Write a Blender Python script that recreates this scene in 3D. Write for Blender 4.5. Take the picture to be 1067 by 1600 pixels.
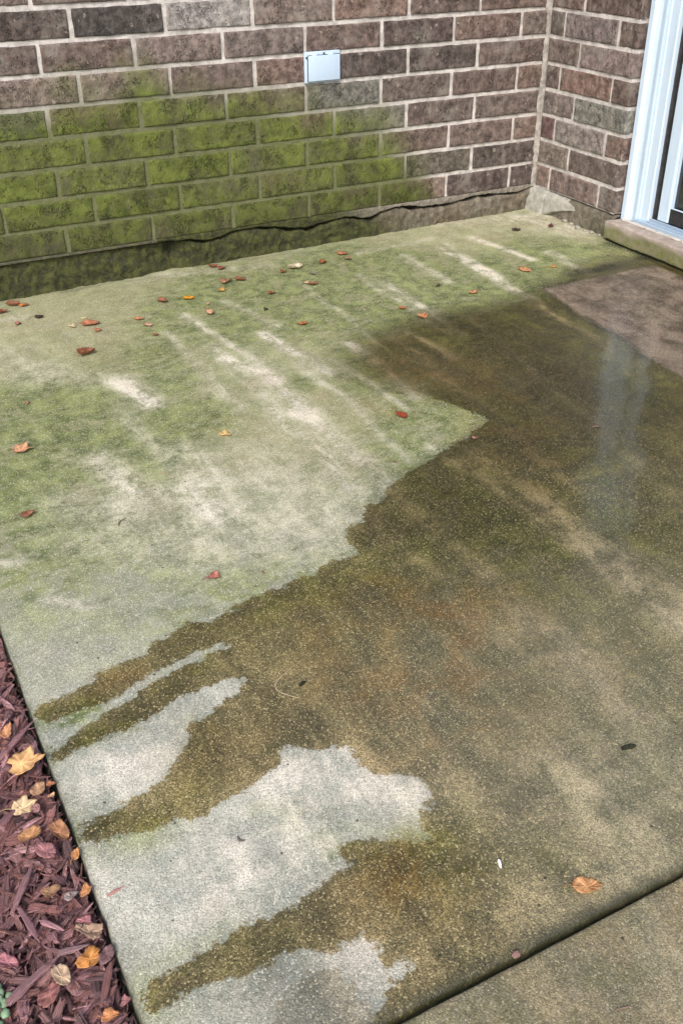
import bpy, math, random
import numpy as np
from mathutils import Vector, Matrix, noise as mn

random.seed(11); rng = np.random.default_rng(11)
for o in list(bpy.data.objects): bpy.data.objects.remove(o)
scene = bpy.context.scene
COL = scene.collection
PI = math.pi

# ------------------------------------------------------------------ camera
CAM = Vector((-2.2728, -2.92806, 0.92118))
RX, RZ, ROLL, FPX = 1.00733, -0.47187, -0.00616, 1559.12
cd = bpy.data.cameras.new('camera'); cam = bpy.data.objects.new('camera', cd); COL.objects.link(cam)
MR = (Matrix.Rotation(RZ, 3, 'Z') @ Matrix.Rotation(RX, 3, 'X') @ Matrix.Rotation(ROLL, 3, 'Z'))
cam.matrix_world = Matrix.Translation(CAM) @ MR.to_4x4()
cd.sensor_fit = 'HORIZONTAL'; cd.sensor_width = 36.0; cd.lens = FPX / 1067 * 36.0
cd.clip_start = 0.05; cd.clip_end = 500
scene.camera = cam
scene.render.resolution_x = 682; scene.render.resolution_y = 1024

# ------------------------------------------------------------------ world and sun (overcast)
SUN_EL, SUN_AZ = math.radians(44), math.radians(220)      # azimuth measured clockwise from +Y
w = bpy.data.worlds.new('World'); scene.world = w; w.use_nodes = True
nt = w.node_tree; nt.nodes.clear()
sky = nt.nodes.new('ShaderNodeTexSky'); sky.sky_type = 'NISHITA'; sky.sun_disc = False
sky.sun_elevation = SUN_EL; sky.sun_rotation = SUN_AZ; sky.air_density = 1.0; sky.dust_density = 4.0; sky.ozone_density = 1.0
bg = nt.nodes.new('ShaderNodeBackground'); bg.inputs['Strength'].default_value = 0.15
wo = nt.nodes.new('ShaderNodeOutputWorld')
nt.links.new(sky.outputs[0], bg.inputs[0]); nt.links.new(bg.outputs[0], wo.inputs[0])
sd = bpy.data.lights.new('sun', 'SUN'); sd.energy = 1.5; sd.angle = math.radians(14); sd.color = (1.0, 0.95, 0.88)
sun = bpy.data.objects.new('sun', sd); COL.objects.link(sun)
sdir = Vector((math.sin(SUN_AZ) * math.cos(SUN_EL), math.cos(SUN_AZ) * math.cos(SUN_EL), math.sin(SUN_EL)))
sun.rotation_euler = (-sdir).to_track_quat('-Z', 'Y').to_euler()
scene.view_settings.view_transform = 'Standard'; scene.view_settings.look = 'None'
scene.view_settings.gamma = 1.0; scene.view_settings.exposure = 0.4

# ------------------------------------------------------------------ geometry of the place
ZF, SX, SY = -0.07669, 0.01591, -0.0028          # patio plane: z = ZF + SX x + SY y (drains away from the door)
def fz(x, y): return ZF + SX * x + SY * y
H, L = 0.0813, 0.26023                            # brick course pitch and brick pitch
WLX, WBY = -3.25, -0.4311                         # left end of long wall, front end of return wall
EX, JY = -2.1887, -2.4137                         # slab left edge, control joint
def onplane(u, v, kind='floor', d=0.0):
    """real-world point of a feature measured in the photograph"""
    r = MR @ Vector(((u - 533.5) / FPX, (800 - v) / FPX, -1.0))
    if kind == 'floor': n = Vector((-SX, -SY, 1)); d = ZF
    elif kind == 'y': n = Vector((0, 1, 0))
    elif kind == 'x': n = Vector((1, 0, 0))
    else: n = Vector((0, 0, 1))
    t = (d - n.dot(CAM)) / n.dot(r)
    return CAM + r * t

# ------------------------------------------------------------------ helpers
def link(name, me, mat=None, parent=None):
    o = bpy.data.objects.new(name, me); COL.objects.link(o)
    if mat: me.materials.append(mat)
    if parent: o.parent = parent
    return o
def tag(o, label=None, cat=None, group=None, kind=None):
    if label: o['label'] = label
    if cat: o['category'] = cat
    if group: o['group'] = group
    if kind: o['kind'] = kind
    return o
def empty(name, loc=(0, 0, 0)):
    o = bpy.data.objects.new(name, None); COL.objects.link(o); o.location = loc; o.empty_display_size = .05
    return o
def child(o, parent):
    o.parent = parent; o.matrix_parent_inverse = Matrix.Translation(-Vector(parent.location)); return o
def mesh(name, V, F, smooth=True, attrs=None):
    me = bpy.data.meshes.new(name)
    me.from_pydata([tuple(v) for v in V], [], [tuple(f) for f in F])
    if attrs:
        for k, a in attrs.items():
            a = np.asarray(a, dtype=np.float32)
            if a.ndim == 1:
                at = me.attributes.new(k, 'FLOAT', 'POINT'); at.data.foreach_set('value', a)
            else:
                at = me.attributes.new(k, 'FLOAT_COLOR', 'POINT')
                at.data.foreach_set('color', np.concatenate([a, np.ones((len(a), 1), np.float32)], 1).ravel())
    if smooth: me.polygons.foreach_set('use_smooth', [True] * len(me.polygons))
    me.update(); return me
class MB:
    def __init__(s): s.V = []; s.F = []
    def add(s, V, F):
        b = len(s.V); s.V += [tuple(v) for v in V]; s.F += [tuple(i + b for i in f) for f in F]
    def box(s, a, b, bev=0.0):
        x0, y0, z0 = [min(p, q) for p, q in zip(a, b)]; x1, y1, z1 = [max(p, q) for p, q in zip(a, b)]
        if bev <= 0:
            s.add([(x0,y0,z0),(x1,y0,z0),(x1,y1,z0),(x0,y1,z0),(x0,y0,z1),(x1,y0,z1),(x1,y1,z1),(x0,y1,z1)],
                  [(0,3,2,1),(4,5,6,7),(0,1,5,4),(1,2,6,5),(2,3,7,6),(3,0,4,7)]); return
        import bmesh
        bm = bmesh.new(); bmesh.ops.create_cube(bm, size=1)
        for v in bm.verts: v.co = Vector(((x0+x1)/2 + v.co.x*(x1-x0), (y0+y1)/2 + v.co.y*(y1-y0), (z0+z1)/2 + v.co.z*(z1-z0)))
        bmesh.ops.bevel(bm, geom=bm.edges[:], offset=bev, segments=3, affect='EDGES', profile=.5)
        bm.verts.index_update(); s.add([v.co.copy() for v in bm.verts], [[v.index for v in f.verts] for f in bm.faces]); bm.free()
    def tube(s, pts, rs, n=6):
        b = len(s.V); pts = [Vector(p) for p in pts]
        for i, p in enumerate(pts):
            t = (pts[min(i+1, len(pts)-1)] - pts[max(i-1, 0)]).normalized()
            a = t.cross(Vector((0.13, 0.2, 1))).normalized(); c = t.cross(a)
            for k in range(n):
                an = 2*PI*k/n; s.V.append(tuple(p + (a*math.cos(an) + c*math.sin(an)) * rs[i]))
        for i in range(len(pts)-1):
            for k in range(n):
                s.F.append((b+i*n+k, b+i*n+(k+1)%n, b+(i+1)*n+(k+1)%n, b+(i+1)*n+k))
        s.F.append(tuple(b+k for k in range(n))[::-1]); e = b+(len(pts)-1)*n; s.F.append(tuple(e+k for k in range(n)))
    def build(s, name, mat, parent=None, smooth=False):
        me = mesh(name, s.V, s.F, smooth); o = link(name, me, mat)
        if parent: child(o, parent)
        return o
def nz(x, y, z, s=1.0, o=0.0): return mn.noise(Vector((x*s+o, y*s+o*1.7, z*s-o)))
def fbm(x, y, z, s=1.0, oct=4): return mn.fractal(Vector((x*s, y*s, z*s)), 0.8, 2.0, oct)
def interp(x, xs, ys): return float(np.interp(x, xs, ys))
def sm(a, b, x):
    t = np.clip((x - a) / (b - a), 0, 1); return t * t * (3 - 2 * t)

# ------------------------------------------------------------------ shader helpers
class G:
    def __init__(s, name):
        s.m = bpy.data.materials.new(name); s.m.use_nodes = True; s.t = s.m.node_tree
        s.b = s.t.nodes['Principled BSDF']; s.o = s.t.nodes['Material Output']
    def n(s, t, **k):
        x = s.t.nodes.new('ShaderNode' + t)
        for a, v in k.items(): setattr(x, a, v)
        return x
    def put(s, sock, v):
        if isinstance(v, bpy.types.NodeSocket): s.t.links.new(v, sock)
        elif isinstance(v, (tuple, list)): sock.default_value = (*v, 1) if len(sock.default_value) == 4 and len(v) == 3 else v
        else: sock.default_value = v
    def obj(s): return s.n('TexCoord').outputs['Object']
    def attr(s, name, col=False): x = s.n('Attribute', attribute_name=name); return x.outputs['Color' if col else 'Fac']
    def noise(s, sc, det=4, ro=.6, co=None, dist=0, out=0):
        x = s.n('TexNoise'); s.put(x.inputs['Vector'], co if co is not None else s.obj())
        x.inputs['Scale'].default_value = sc; x.inputs['Detail'].default_value = det
        x.inputs['Roughness'].default_value = ro; x.inputs['Distortion'].default_value = dist
        return x.outputs[out]
    def vor(s, sc, co=None, feat='F1', out='Distance', rnd=1.0):
        x = s.n('TexVoronoi', feature=feat); s.put(x.inputs['Vector'], co if co is not None else s.obj())
        x.inputs['Scale'].default_value = sc; x.inputs['Randomness'].default_value = rnd; return x.outputs[out]
    def map(s, sc=(1,1,1), rot=(0,0,0), co=None):
        x = s.n('Mapping'); s.put(x.inputs['Vector'], co if co is not None else s.obj())
        x.inputs['Scale'].default_value = sc; x.inputs['Rotation'].default_value = rot; return x.outputs[0]
    def m_(s, op, a, b=0.0, clamp=False):
        x = s.n('Math', operation=op, use_clamp=clamp); s.put(x.inputs[0], a); s.put(x.inputs[1], b); return x.outputs[0]
    def mul(s, a, b): return s.m_('MULTIPLY', a, b)
    def add(s, a, b): return s.m_('ADD', a, b)
    def sub(s, a, b): return s.m_('SUBTRACT', a, b)
    def rng(s, v, a, b, c=0.0, d=1.0, sm=True):
        x = s.n('MapRange', interpolation_type='SMOOTHSTEP' if sm else 'LINEAR')
        for i, q in enumerate((v, a, b, c, d)): s.put(x.inputs[i], q)
        return x.outputs[0]
    def mix(s, f, a, b, mode='MIX'):
        x = s.n('Mix', data_type='RGBA', blend_type=mode); s.put(x.inputs[0], f); s.put(x.inputs[6], a); s.put(x.inputs[7], b); return x.outputs[2]
    def sep(s, c): return s.n('SeparateColor'), c
    def chan(s, c, i=0):
        x = s.n('SeparateColor'); s.put(x.inputs[0], c); return x.outputs[i]
    def scale(s, col, f):   # colour times a float
        x = s.n('VectorMath', operation='SCALE'); s.put(x.inputs[0], col); s.put(x.inputs['Scale'], f); return x.outputs[0]
    def bump(s, h, st=.5, dist=.002, prev=None):
        x = s.n('Bump'); s.put(x.inputs['Height'], h); x.inputs['Strength'].default_value = st; x.inputs['Distance'].default_value = dist
        if prev is not None: s.put(x.inputs['Normal'], prev)
        return x.outputs[0]
    def done(s, col, rough=.8, nrm=None, spec=.5, **k):
        s.put(s.b.inputs['Base Color'], col); s.put(s.b.inputs['Roughness'], rough)
        s.put(s.b.inputs['Specular IOR Level'], spec)
        if nrm is not None: s.put(s.b.inputs['Normal'], nrm)
        for a, v in k.items(): s.put(s.b.inputs[a.replace('_', ' ')], v)
        return s.m

# ------------------------------------------------------------------ materials
def mat_concrete():
    g = G('patio_concrete')
    A = {k: g.attr(k) for k in ('wsd', 'wsoft', 'wamt', 'green', 'pale', 'brown', 'dark', 'clean', 'hair', 'rim', 'tone', 'film')}
    big = g.noise(5, 5, .6); mid = g.noise(22, 6, .65); fin = g.noise(95, 4, .7)
    cell = g.vor(500, out='Color'); r1 = g.chan(cell, 0); r2 = g.chan(cell, 1); r3 = g.chan(cell, 2)
    dst = g.vor(500)
    cell2 = g.vor(820, out='Color'); q1 = g.chan(cell2, 0); q2 = g.chan(cell2, 1)
    # wet mask
    e = g.add(A['wsd'], g.mul(g.sub(mid, .5), .05)); e = g.add(e, g.mul(g.sub(fin, .5), .034))
    wet = g.mul(g.rng(e, g.mul(A['wsoft'], -1), A['wsoft']), A['wamt'])
    # brushed streaks running down the slab
    brush = g.noise(1, 6, .66, co=g.map((22, 5, 1)), dist=.5)
    brush2 = g.noise(1, 5, .7, co=g.map((130, 28, 1)))
    blot = g.noise(11, 7, .68, dist=.4)
    # dry concrete
    base = g.mix(A['tone'], g.mix(g.rng(big, .35, .68), (.42, .43, .36), (.38, .41, .36)), g.mix(g.rng(big, .35, .68), (.42, .405, .235), (.34, .375, .20)))
    base = g.mix(g.rng(mid, .38, .75, 0, .45), base, (.47, .43, .36))
    # green film of algae: streaky and mottled
    st = g.noise(1, 5, .62, co=g.map((26, 60, 1), (0, 0, math.radians(-12))))
    gm = g.mul(g.add(A['green'], g.mul(A['tone'], .20)), g.rng(g.add(g.add(g.mul(st, .2), g.mul(brush, .25)), g.add(g.mul(blot, .5), g.mul(brush2, .05))), .40, .58, .18, 1.35))
    gcol = g.mix(g.rng(mid, .35, .65), (.064, .100, .012), (.19, .24, .050))
    col = g.mix(g.m_('MINIMUM', gm, .95), base, gcol)
    pm = g.mul(g.add(A['pale'], .10), g.rng(g.add(g.add(g.mul(mid, .25), g.mul(blot, .25)), g.add(g.mul(brush, .25), g.mul(fin, .25))), .41, .57, .12, 1.2))
    col = g.mix(g.m_('MINIMUM', pm, .92), col, (.72, .68, .58))
    col = g.mix(g.mul(A['brown'], g.rng(blot, .38, .62, .15, 1.1)), col, (.26, .165, .085))
    col = g.mix(g.mul(A['dark'], g.rng(blot, .36, .6, .3, 1)), col, (.028, .032, .018))
    col = g.scale(col, g.rng(g.add(g.mul(blot, .5), g.mul(brush, .5)), .36, .64, .80, 1.15))
    col = g.mix(g.mul(A['clean'], g.rng(mid, .2, .6, .8, 1)), col, g.mix(g.rng(g.add(g.mul(blot, .6), g.mul(brush, .4)), .4, .6), (.19, .145, .12), (.45, .385, .36)))
    # aggregate grains, dry
    gr = g.add(g.rng(r1, 0, 1, .76, 1.2, False), g.mul(g.sub(q1, .5), .36))
    col = g.scale(col, gr)
    white = g.m_('GREATER_THAN', r2, .93); blk = g.m_('GREATER_THAN', q2, .93)
    dry = g.mix(g.mul(white, .45), col, (.80, .78, .68)); dry = g.mix(g.mul(blk, .5), dry, (.08, .08, .06))
    # soaked concrete
    wc = g.scale(g.mix(1.0, col, g.mix(A['tone'], (.86, .715, .41), (.78, .665, .40)), 'MULTIPLY'), .46)
    wc = g.scale(wc, g.rng(A['tone'], 0, 1, 1.04, .80))
    wc = g.scale(wc, g.rng(g.add(g.mul(brush, .3), g.mul(blot, .7)), .38, .62, .66, 1.28))
    wc = g.mix(g.rng(r1, .3, .9, 0, .35), wc, g.scale(wc, 1.9))
    wc = g.mix(g.mul(g.m_('GREATER_THAN', r2, .86), g.mul(g.rng(r3, 0, 1, .10, .8, False), g.rng(A['tone'], 0, 1, 1, .45))), wc, (.58, .49, .26))
    wc = g.mix(g.mul(g.m_('GREATER_THAN', q2, .76), g.rng(A['tone'], 0, 1, .6, .35)), wc, (.018, .018, .010))
    col = g.mix(wet, dry, wc)
    pk = g.mul(g.m_('LESS_THAN', g.vor(38), .085), g.m_('GREATER_THAN', g.chan(g.vor(38, out='Color'), 1), .86))
    col = g.mix(g.mul(pk, .8), col, (.03, .028, .02))
    # hairline crack, rim of moss on arrises
    hl = g.rng(g.m_('ABSOLUTE', g.add(A['hair'], g.mul(g.sub(mid, .5), .016))), .0006, .0022, .75, 0)
    col = g.mix(hl, col, (.03, .03, .02))
    col = g.mix(g.mul(A['rim'], g.rng(mid, .25, .6, .5, 1)), col, (.022, .026, .012))
    rough = g.mix(wet, (.88,)*3, g.mix(g.rng(mid, .3, .7), (.27,)*3, (.42,)*3))
    hgt = g.add(g.mul(g.m_('POWER', g.sub(1.0, g.m_('MINIMUM', g.mul(dst, 1.3), 1.0)), 1.2), .6), g.mul(q1, .35))
    nb = g.bump(hgt, .55, .0016); nb = g.bump(mid, .35, .006, nb)
    g.put(g.b.inputs['Coat Weight'], g.mul(A['film'], wet)); g.b.inputs['Coat Roughness'].default_value = .105; g.put(g.b.inputs['Coat Normal'], g.bump(mid, .05, .002))
    return g.done(col, g.chan(rough, 0), nb, .45)

def mat_brick():
    g = G('brick_clay')
    tint = g.attr('tint', True); alg = g.attr('alg'); dk = g.attr('alg_low')
    big = g.noise(9, 4, .6); mid = g.noise(45, 6, .7); fin = g.noise(220, 4, .7)
    # velour texture: wandering vertical gouges
    gou = g.noise(1, 6, .68, co=g.map((56, 56, 34)), dist=2.2)
    rid = g.m_('ABSOLUTE', g.sub(gou, .5))
    gz = g.mul(g.rng(rid, 0, .022, 1, 0), g.rng(g.noise(17, 3, .6), .50, .60)); vel = g.noise(1, 5, .7, co=g.map((150, 150, 55)))
    pit = g.vor(105, feat='F1'); pc = g.chan(g.vor(105, out='Color'), 0)
    tint = g.mix(1.0, g.scale(tint, 1.72), (.96, 1.0, 1.0), 'MULTIPLY')
    tint = g.mix(.36, tint, (.165, .145, .132))
    col = g.mix(g.rng(mid, .38, .66), g.scale(tint, .66), g.scale(tint, 1.5))
    col = g.mix(g.rng(big, .52, .68, 0, .55), col, (.30, .28, .25))
    col = g.mix(g.mul(gz, .8), col, g.scale(tint, .28))
    col = g.mix(g.mul(g.rng(g.noise(12, 5, .7, co=g.map((1.6, 1.6, .5))), .56, .7), .45), col, (.36, .32, .29))
    col = g.mix(g.mul(g.m_('GREATER_THAN', pc, .985), .4), col, (.55, .47, .40))
    ga = g.mul(alg, g.rng(g.add(g.mul(mid, .6), g.mul(big, .4)), .36, .58, .62, 1.08))
    gc = g.mix(g.rng(g.add(g.mul(g.noise(30, 5, .7), .6), g.mul(big, .4)), .36, .64), (.055, .075, .013), (.168, .208, .044))
    gc = g.mix(g.mul(gz, .75), gc, (.040, .056, .012))
    gc = g.mix(dk, gc, g.scale(gc, .55))
    col = g.mix(g.m_('MINIMUM', ga, .96), col, gc)
    h = g.sub(g.add(g.mul(vel, .55), g.mul(mid, 1.1)), g.mul(gz, .5)); h = g.sub(h, g.mul(g.rng(pit, 0, .35, 1, 0), g.m_('GREATER_THAN', pc, .8)))
    nb = g.bump(h, 1.0, .0045); nb = g.bump(fin, .5, .0012, nb)
    return g.done(col, .88, nb, .3)

def mat_mortar(name='mortar_lime', a=(.72, .69, .665), b=(.46, .44, .42)):
    g = G(name); alg = g.attr('alg')
    mid = g.noise(38, 6, .7); fin = g.noise(260, 3, .7)
    col = g.mix(g.rng(mid, .35, .65), b, a)
    col = g.mix(g.rng(fin, .6, .75, 0, .35), col, (.2, .18, .16))
    col = g.mix(g.mul(alg, g.rng(mid, .3, .62, .86, 1)), col, g.mix(g.rng(fin, .3, .7), (.085, .10, .036), (.165, .18, .075)))
    nb = g.bump(g.add(mid, g.mul(fin, .5)), .6, .003)
    return g.done(col, .9, nb, .25)

def mat_parge(name='foundation_parging'):
    g = G(name); alg = g.attr('alg'); pk = g.attr('pink')
    big = g.noise(8, 4, .6); mid = g.noise(40, 6, .72); fin = g.noise(200, 4, .7)
    st = g.noise(1, 5, .65, co=g.map((26, 26, 34)))
    col = g.mix(g.rng(mid, .35, .65), (.24, .225, .19), (.42, .40, .35))
    col = g.mix(pk, col, g.mix(g.rng(mid, .4, .6), (.15, .115, .085), (.27, .21, .165)))
    gc = g.mix(g.rng(g.add(g.mul(mid, .6), g.mul(st, .4)), .38, .62), (.020, .024, .010), (.105, .115, .032))
    gc = g.mix(g.rng(fin, .63, .75, 0, .6), gc, (.22, .23, .14))
    col = g.mix(g.m_('MINIMUM', g.mul(alg, g.rng(mid, .25, .6, .75, 1.1)), .97), col, gc)
    nb = g.bump(g.add(mid, g.mul(st, .4)), 1.0, .018); nb = g.bump(fin, .6, .002, nb)
    return g.done(col, .85, nb, .35)

def mat_paint(name, c=(.62, .78, .95), dirt=.5, rough=.32):
    g = G(name)
    n1 = g.noise(1, 5, .6, co=g.map((60, 60, 9))); n2 = g.noise(70, 5, .7); n3 = g.noise(14, 4, .6)
    col = g.mix(g.rng(n1, .5, .75, 0, .35 * dirt), c, (.33, .37, .42))
    col = g.mix(g.rng(n2, .66, .74, 0, dirt), col, (.16, .16, .14))
    col = g.mix(g.rng(n3, .45, .7, 0, .25), col, (.66, .70, .74))
    return g.done(col, rough, g.bump(n2, .15, .0015), .5)

def mat_simple(name, c, c2=None, sc=40, rough=.7, bs=.4, bd=.003, metal=0, spec=.4):
    g = G(name); n1 = g.noise(sc, 6, .7)
    col = g.mix(g.rng(n1, .35, .65), c, c2 or tuple(q*.5 for q in c))
    return g.done(col, rough, g.bump(n1, bs, bd), spec, Metallic=metal)

def mat_chips():
    g = G('mulch_bark'); t = g.attr('tint', True)
    n1 = g.noise(70, 6, .75); n2 = g.noise(420, 3, .7)
    x = g.n('TexNoise', noise_dimensions='1D'); g.put(x.inputs['W'], g.mul(g.attr('grain'), 1.0)); x.inputs['Scale'].default_value = .55; x.inputs['Detail'].default_value = 3; fb = x.outputs[0]
    t = g.mix(.18, t, (.24, .15, .14)); col = g.scale(t, g.add(1.3, g.mul(n1, 1.8)))
    col = g.mix(g.rng(fb, .54, .68, 0, .8), col, g.scale(t, 3.0))
    col = g.mix(g.rng(fb, .44, .34, 0, .75), col, g.scale(t, .4))
    col = g.mix(g.rng(n2, .64, .72, 0, .4), col, g.scale(t, 2.4))
    return g.done(col, .6, g.bump(g.add(g.mul(fb, 1.5), g.add(n1, g.mul(n2, .5))), .9, .004), .4)

def mat_leaf():
    g = G('dry_leaf'); t = g.attr('tint', True); v = g.attr('vein')
    n1 = g.noise(110, 5, .7); n2 = g.noise(420, 3, .6)
    t = g.mix(.12, t, (.22, .16, .12)); col = g.mix(g.rng(n1, .38, .68), g.scale(t, .95), g.scale(t, .5))
    col = g.mix(g.rng(n2, .64, .74, 0, .6), col, g.scale(t, .3))
    col = g.mix(g.mul(v, .55), col, g.scale(t, 1.5))
    m = g.done(col, .55, g.bump(g.add(n1, v), .6, .0012), .4)
    return m

M = dict(concrete=mat_concrete(), brick=mat_brick(), mortar=mat_mortar(), parge=mat_parge(),
         lump=mat_mortar('corner_parging', (.47, .46, .42), (.30, .30, .27)),
         paint=mat_paint('white_door_paint'), cover=mat_paint('white_plastic', (.56, .72, .93), .25, .35),  # blue skylight is put into the white paint and plastic colours
         sill=mat_paint('sill_metal', (.36, .48, .62), .5, .35),
         rubber_and_gap=mat_simple('black_seal_and_gap', (.02, .02, .022), (.045, .045, .05), 60, .4, .1),  # black rubber, also used for the shaded track gap
         leaf=mat_leaf(), chip=mat_chips(), glass=None,
         soil=mat_simple('dark_soil', (.035, .025, .018), (.07, .05, .035), 30, .95, .8, .02),
         joint=mat_simple('joint_filler', (.012, .014, .008), (.035, .04, .018), 90, .9, .8, .006))
def mat_glass():
    g = G('dark_glass'); n = g.noise(3, 3)
    return g.done(g.mix(g.rng(n, .4, .6), (.012, .016, .02), (.02, .026, .03)), .04, None, .8)
M['glass'] = mat_glass()
def mat_stone():
    g = G('door_step_stone'); mid = g.noise(30, 6, .7); fin = g.noise(240, 4, .7); alg = g.attr('alg')
    col = g.mix(g.rng(mid, .35, .68), (.33, .275, .24), (.47, .41, .37))
    col = g.mix(g.rng(fin, .6, .75, 0, .4), col, (.2, .17, .15))
    col = g.mix(g.m_('MINIMUM', g.mul(alg, g.rng(mid, .3, .6, .45, 1.1)), .95), col, g.mix(g.rng(fin, .3, .7), (.10, .115, .03), (.22, .24, .08)))
    nb = g.bump(g.add(mid, g.mul(fin, .4)), .5, .003); return g.done(col, .85, nb, .3)
M['step'] = mat_stone()

# ------------------------------------------------------------------ ground
V = [(-60, -60, -.2), (60, -60, -.2), (60, 60, -.2), (-60, 60, -.2)]
tag(link('ground', mesh('ground', V, [(0, 1, 2, 3)], False), M['soil']), kind='structure')

# ------------------------------------------------------------------ patio slab with its stain maps
WET = [(560,590),(540,560),(580,520),(640,498),(700,486),(790,470),(850,448),(900,425),(960,405),(1100,395),(1400,500),(1400,1700),(560,1700),
 (575,1640),(590,1600),(600,1560),(620,1530),(655,1510),(655,1495),(625,1500),(604,1512),(592,1490),(592,1468),(575,1455),(560,1452),(550,1465),(520,1480),(495,1484),(470,1480),
 (455,1487),(430,1500),(400,1512),(370,1525),(330,1537),(300,1550),(270,1562),(245,1577),(233,1560),(243,1541),(270,1533),(310,1503),(350,1473),(385,1453),
 (410,1443),(440,1429),(470,1413),(495,1399),(518,1386),(528,1370),(553,1353),(538,1350),(528,1335),(540,1324),(560,1317),(590,1317),(620,1324),(660,1320),
 (680,1313),(678,1300),(663,1290),(660,1275),(671,1260),(680,1245),(671,1230),(659,1216),(630,1213),(600,1206),(575,1196),(560,1181),(550,1163),(535,1161),
 (500,1171),(475,1169),(450,1166),(440,1172),(430,1196),(415,1206),(400,1221),(375,1236),(355,1251),(335,1263),(310,1270),(280,1277),(240,1291),(200,1301),
 (150,1312),(128,1311),(126,1298),(137,1285),(165,1274),(200,1259),(235,1239),(255,1223),(270,1204),(280,1189),(289,1174),(296,1155),(304,1133),(320,1124),(338,1109),
 (355,1095),(375,1096),(384,1080),(380,1061),(355,1060),(330,1069),(300,1082),(260,1102),(230,1121),(190,1141),(150,1161),(120,1172),(95,1187),(78,1190),
 (88,1174),(110,1154),(150,1129),(190,1104),(230,1079),(270,1054),(300,1039),(335,1022),(360,1010),(340,1005),(320,1012),(290,1026),(260,1040),(230,1054),(203,1070),
 (190,1085),(160,1096),(130,1106),(100,1117),(75,1129),(63,1121),(66,1109),(90,1099),(115,1084),(143,1068),(150,1052),(165,1053),(180,1044),(200,1034),(228,1023),(240,1008),
 (262,998),(275,984),(300,973),(330,973),(345,961),(362,954),(385,944),(400,934),(430,923),(460,904),(490,902),(505,889),(530,877),(560,867),(545,845),
 (548,828),(568,815),(575,795),(600,785),(605,768),(625,750),(650,733),(670,725),(690,705),(720,690),(745,672),(766,658),(738,640),(700,628),(650,612),(600,602)]
# strokes: (u0,v0,u1,v1,half width m,strength)
GREEN = [(60,640,80,760,.16,.75),(-40,700,60,830,.16,.55),(150,640,260,690,.06,.8),(200,650,240,670,.03,.5),(230,560,330,650,.08,.45),(150,790,230,830,.12,.3),
 (300,520,500,470,.14,.5),(350,440,700,420,.13,.75),(560,400,760,440,.12,.7),(620,520,900,470,.08,.8),(700,470,880,420,.10,.85),(480,440,640,500,.12,.6),(850,400,960,390,.07,.9),
 (640,460,800,500,.07,.6),(470,590,480,600,.02,.9),(690,635,745,660,.045,.9),(640,720,700,690,.04,.3),(300,480,420,520,.10,.4),(560,590,620,650,.07,.25),(820,380,900,400,.08,.55),
 (500,500,560,510,.05,.8),(900,520,960,620,.12,.5),(700,560,800,620,.10,.4),(620,760,720,820,.14,.45),(700,860,900,820,.16,.35),(760,680,900,760,.2,.35),(650,520,840,560,.08,.5),(700,640,880,720,.10,.4),
 (360,940,520,930,.10,.35),(70,1120,130,1095,.02,.9),(85,1180,200,1120,.02,.7),(250,1080,330,1040,.02,.6),(130,1300,230,1290,.03,.6),(240,1560,430,1450,.04,.4),
 (540,1330,700,1340,.04,.5),(680,1380,700,1440,.04,.5),(440,1260,500,1275,.02,.35),(300,1140,300,1230,.03,.4),(400,830,480,860,.12,.15),(30,450,260,480,.1,.15),(100,600,140,660,.08,.2),
 (380,870,300,930,.12,.15),(0,900,100,1000,.12,.2),(850,1340,900,1360,.03,.3),(540,540,600,600,.06,.4)]
PALE = [(185,595,235,630,.024,.9),(345,560,430,590,.012,.7),(400,570,470,640,.018,.8),(470,640,560,720,.02,.55),(560,720,620,760,.02,.3),(415,520,450,548,.016,.75),(455,548,520,580,.014,.55),
 (545,535,600,570,.014,.7),(600,570,650,620,.012,.45),(640,520,700,560,.012,.55),(290,490,390,560,.012,.5),(600,440,660,480,.012,.6),(660,480,720,520,.012,.4),(690,388,760,425,.014,.85),(760,425,860,490,.012,.6),
 (860,490,960,545,.010,.5),(740,370,830,405,.012,.65),(630,400,700,440,.012,.4),(830,340,900,360,.05,.45),(700,345,840,335,.05,.3),(860,395,930,430,.012,.4),(150,720,240,790,.03,.5),(300,760,340,800,.03,.45),(290,700,340,740,.03,.3),
 (180,820,330,820,.10,.25),(110,780,180,800,.03,.3),(0,560,80,580,.04,.3),(50,590,150,590,.04,.25),(330,610,350,620,.02,.2),(400,740,520,800,.09,.3),(300,850,520,840,.07,.2),(80,930,130,945,.012,.5),(0,880,30,880,.01,.6),
 (740,700,850,790,.022,.35),(850,790,960,870,.026,.5),(960,870,1080,970,.03,.5),(830,620,900,680,.02,.15),(700,940,790,1010,.03,.3),(650,1010,700,1050,.04,.2),(1000,720,1080,790,.03,.25),
 (150,1230,250,1200,.05,.25),(450,1220,640,1240,.035,.55),(430,1190,560,1190,.02,.5),(380,1370,480,1320,.05,.4),(200,1400,400,1400,.10,.2),(520,1500,570,1480,.02,.55),(560,1560,620,1520,.02,.5),(330,1560,420,1560,.02,.4),
 (950,1250,1050,1400,.10,.3),(850,1180,960,1240,.04,.25),(700,1460,900,1420,.05,.3),(640,1510,560,1600,.04,.3),(200,1180,350,1090,.03,.25),(420,1000,440,990,.008,.4),(0,500,40,495,.02,.3),(350,470,440,510,.012,.3),(240,430,420,415,.02,.3),(560,395,680,370,.012,.3)]
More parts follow.
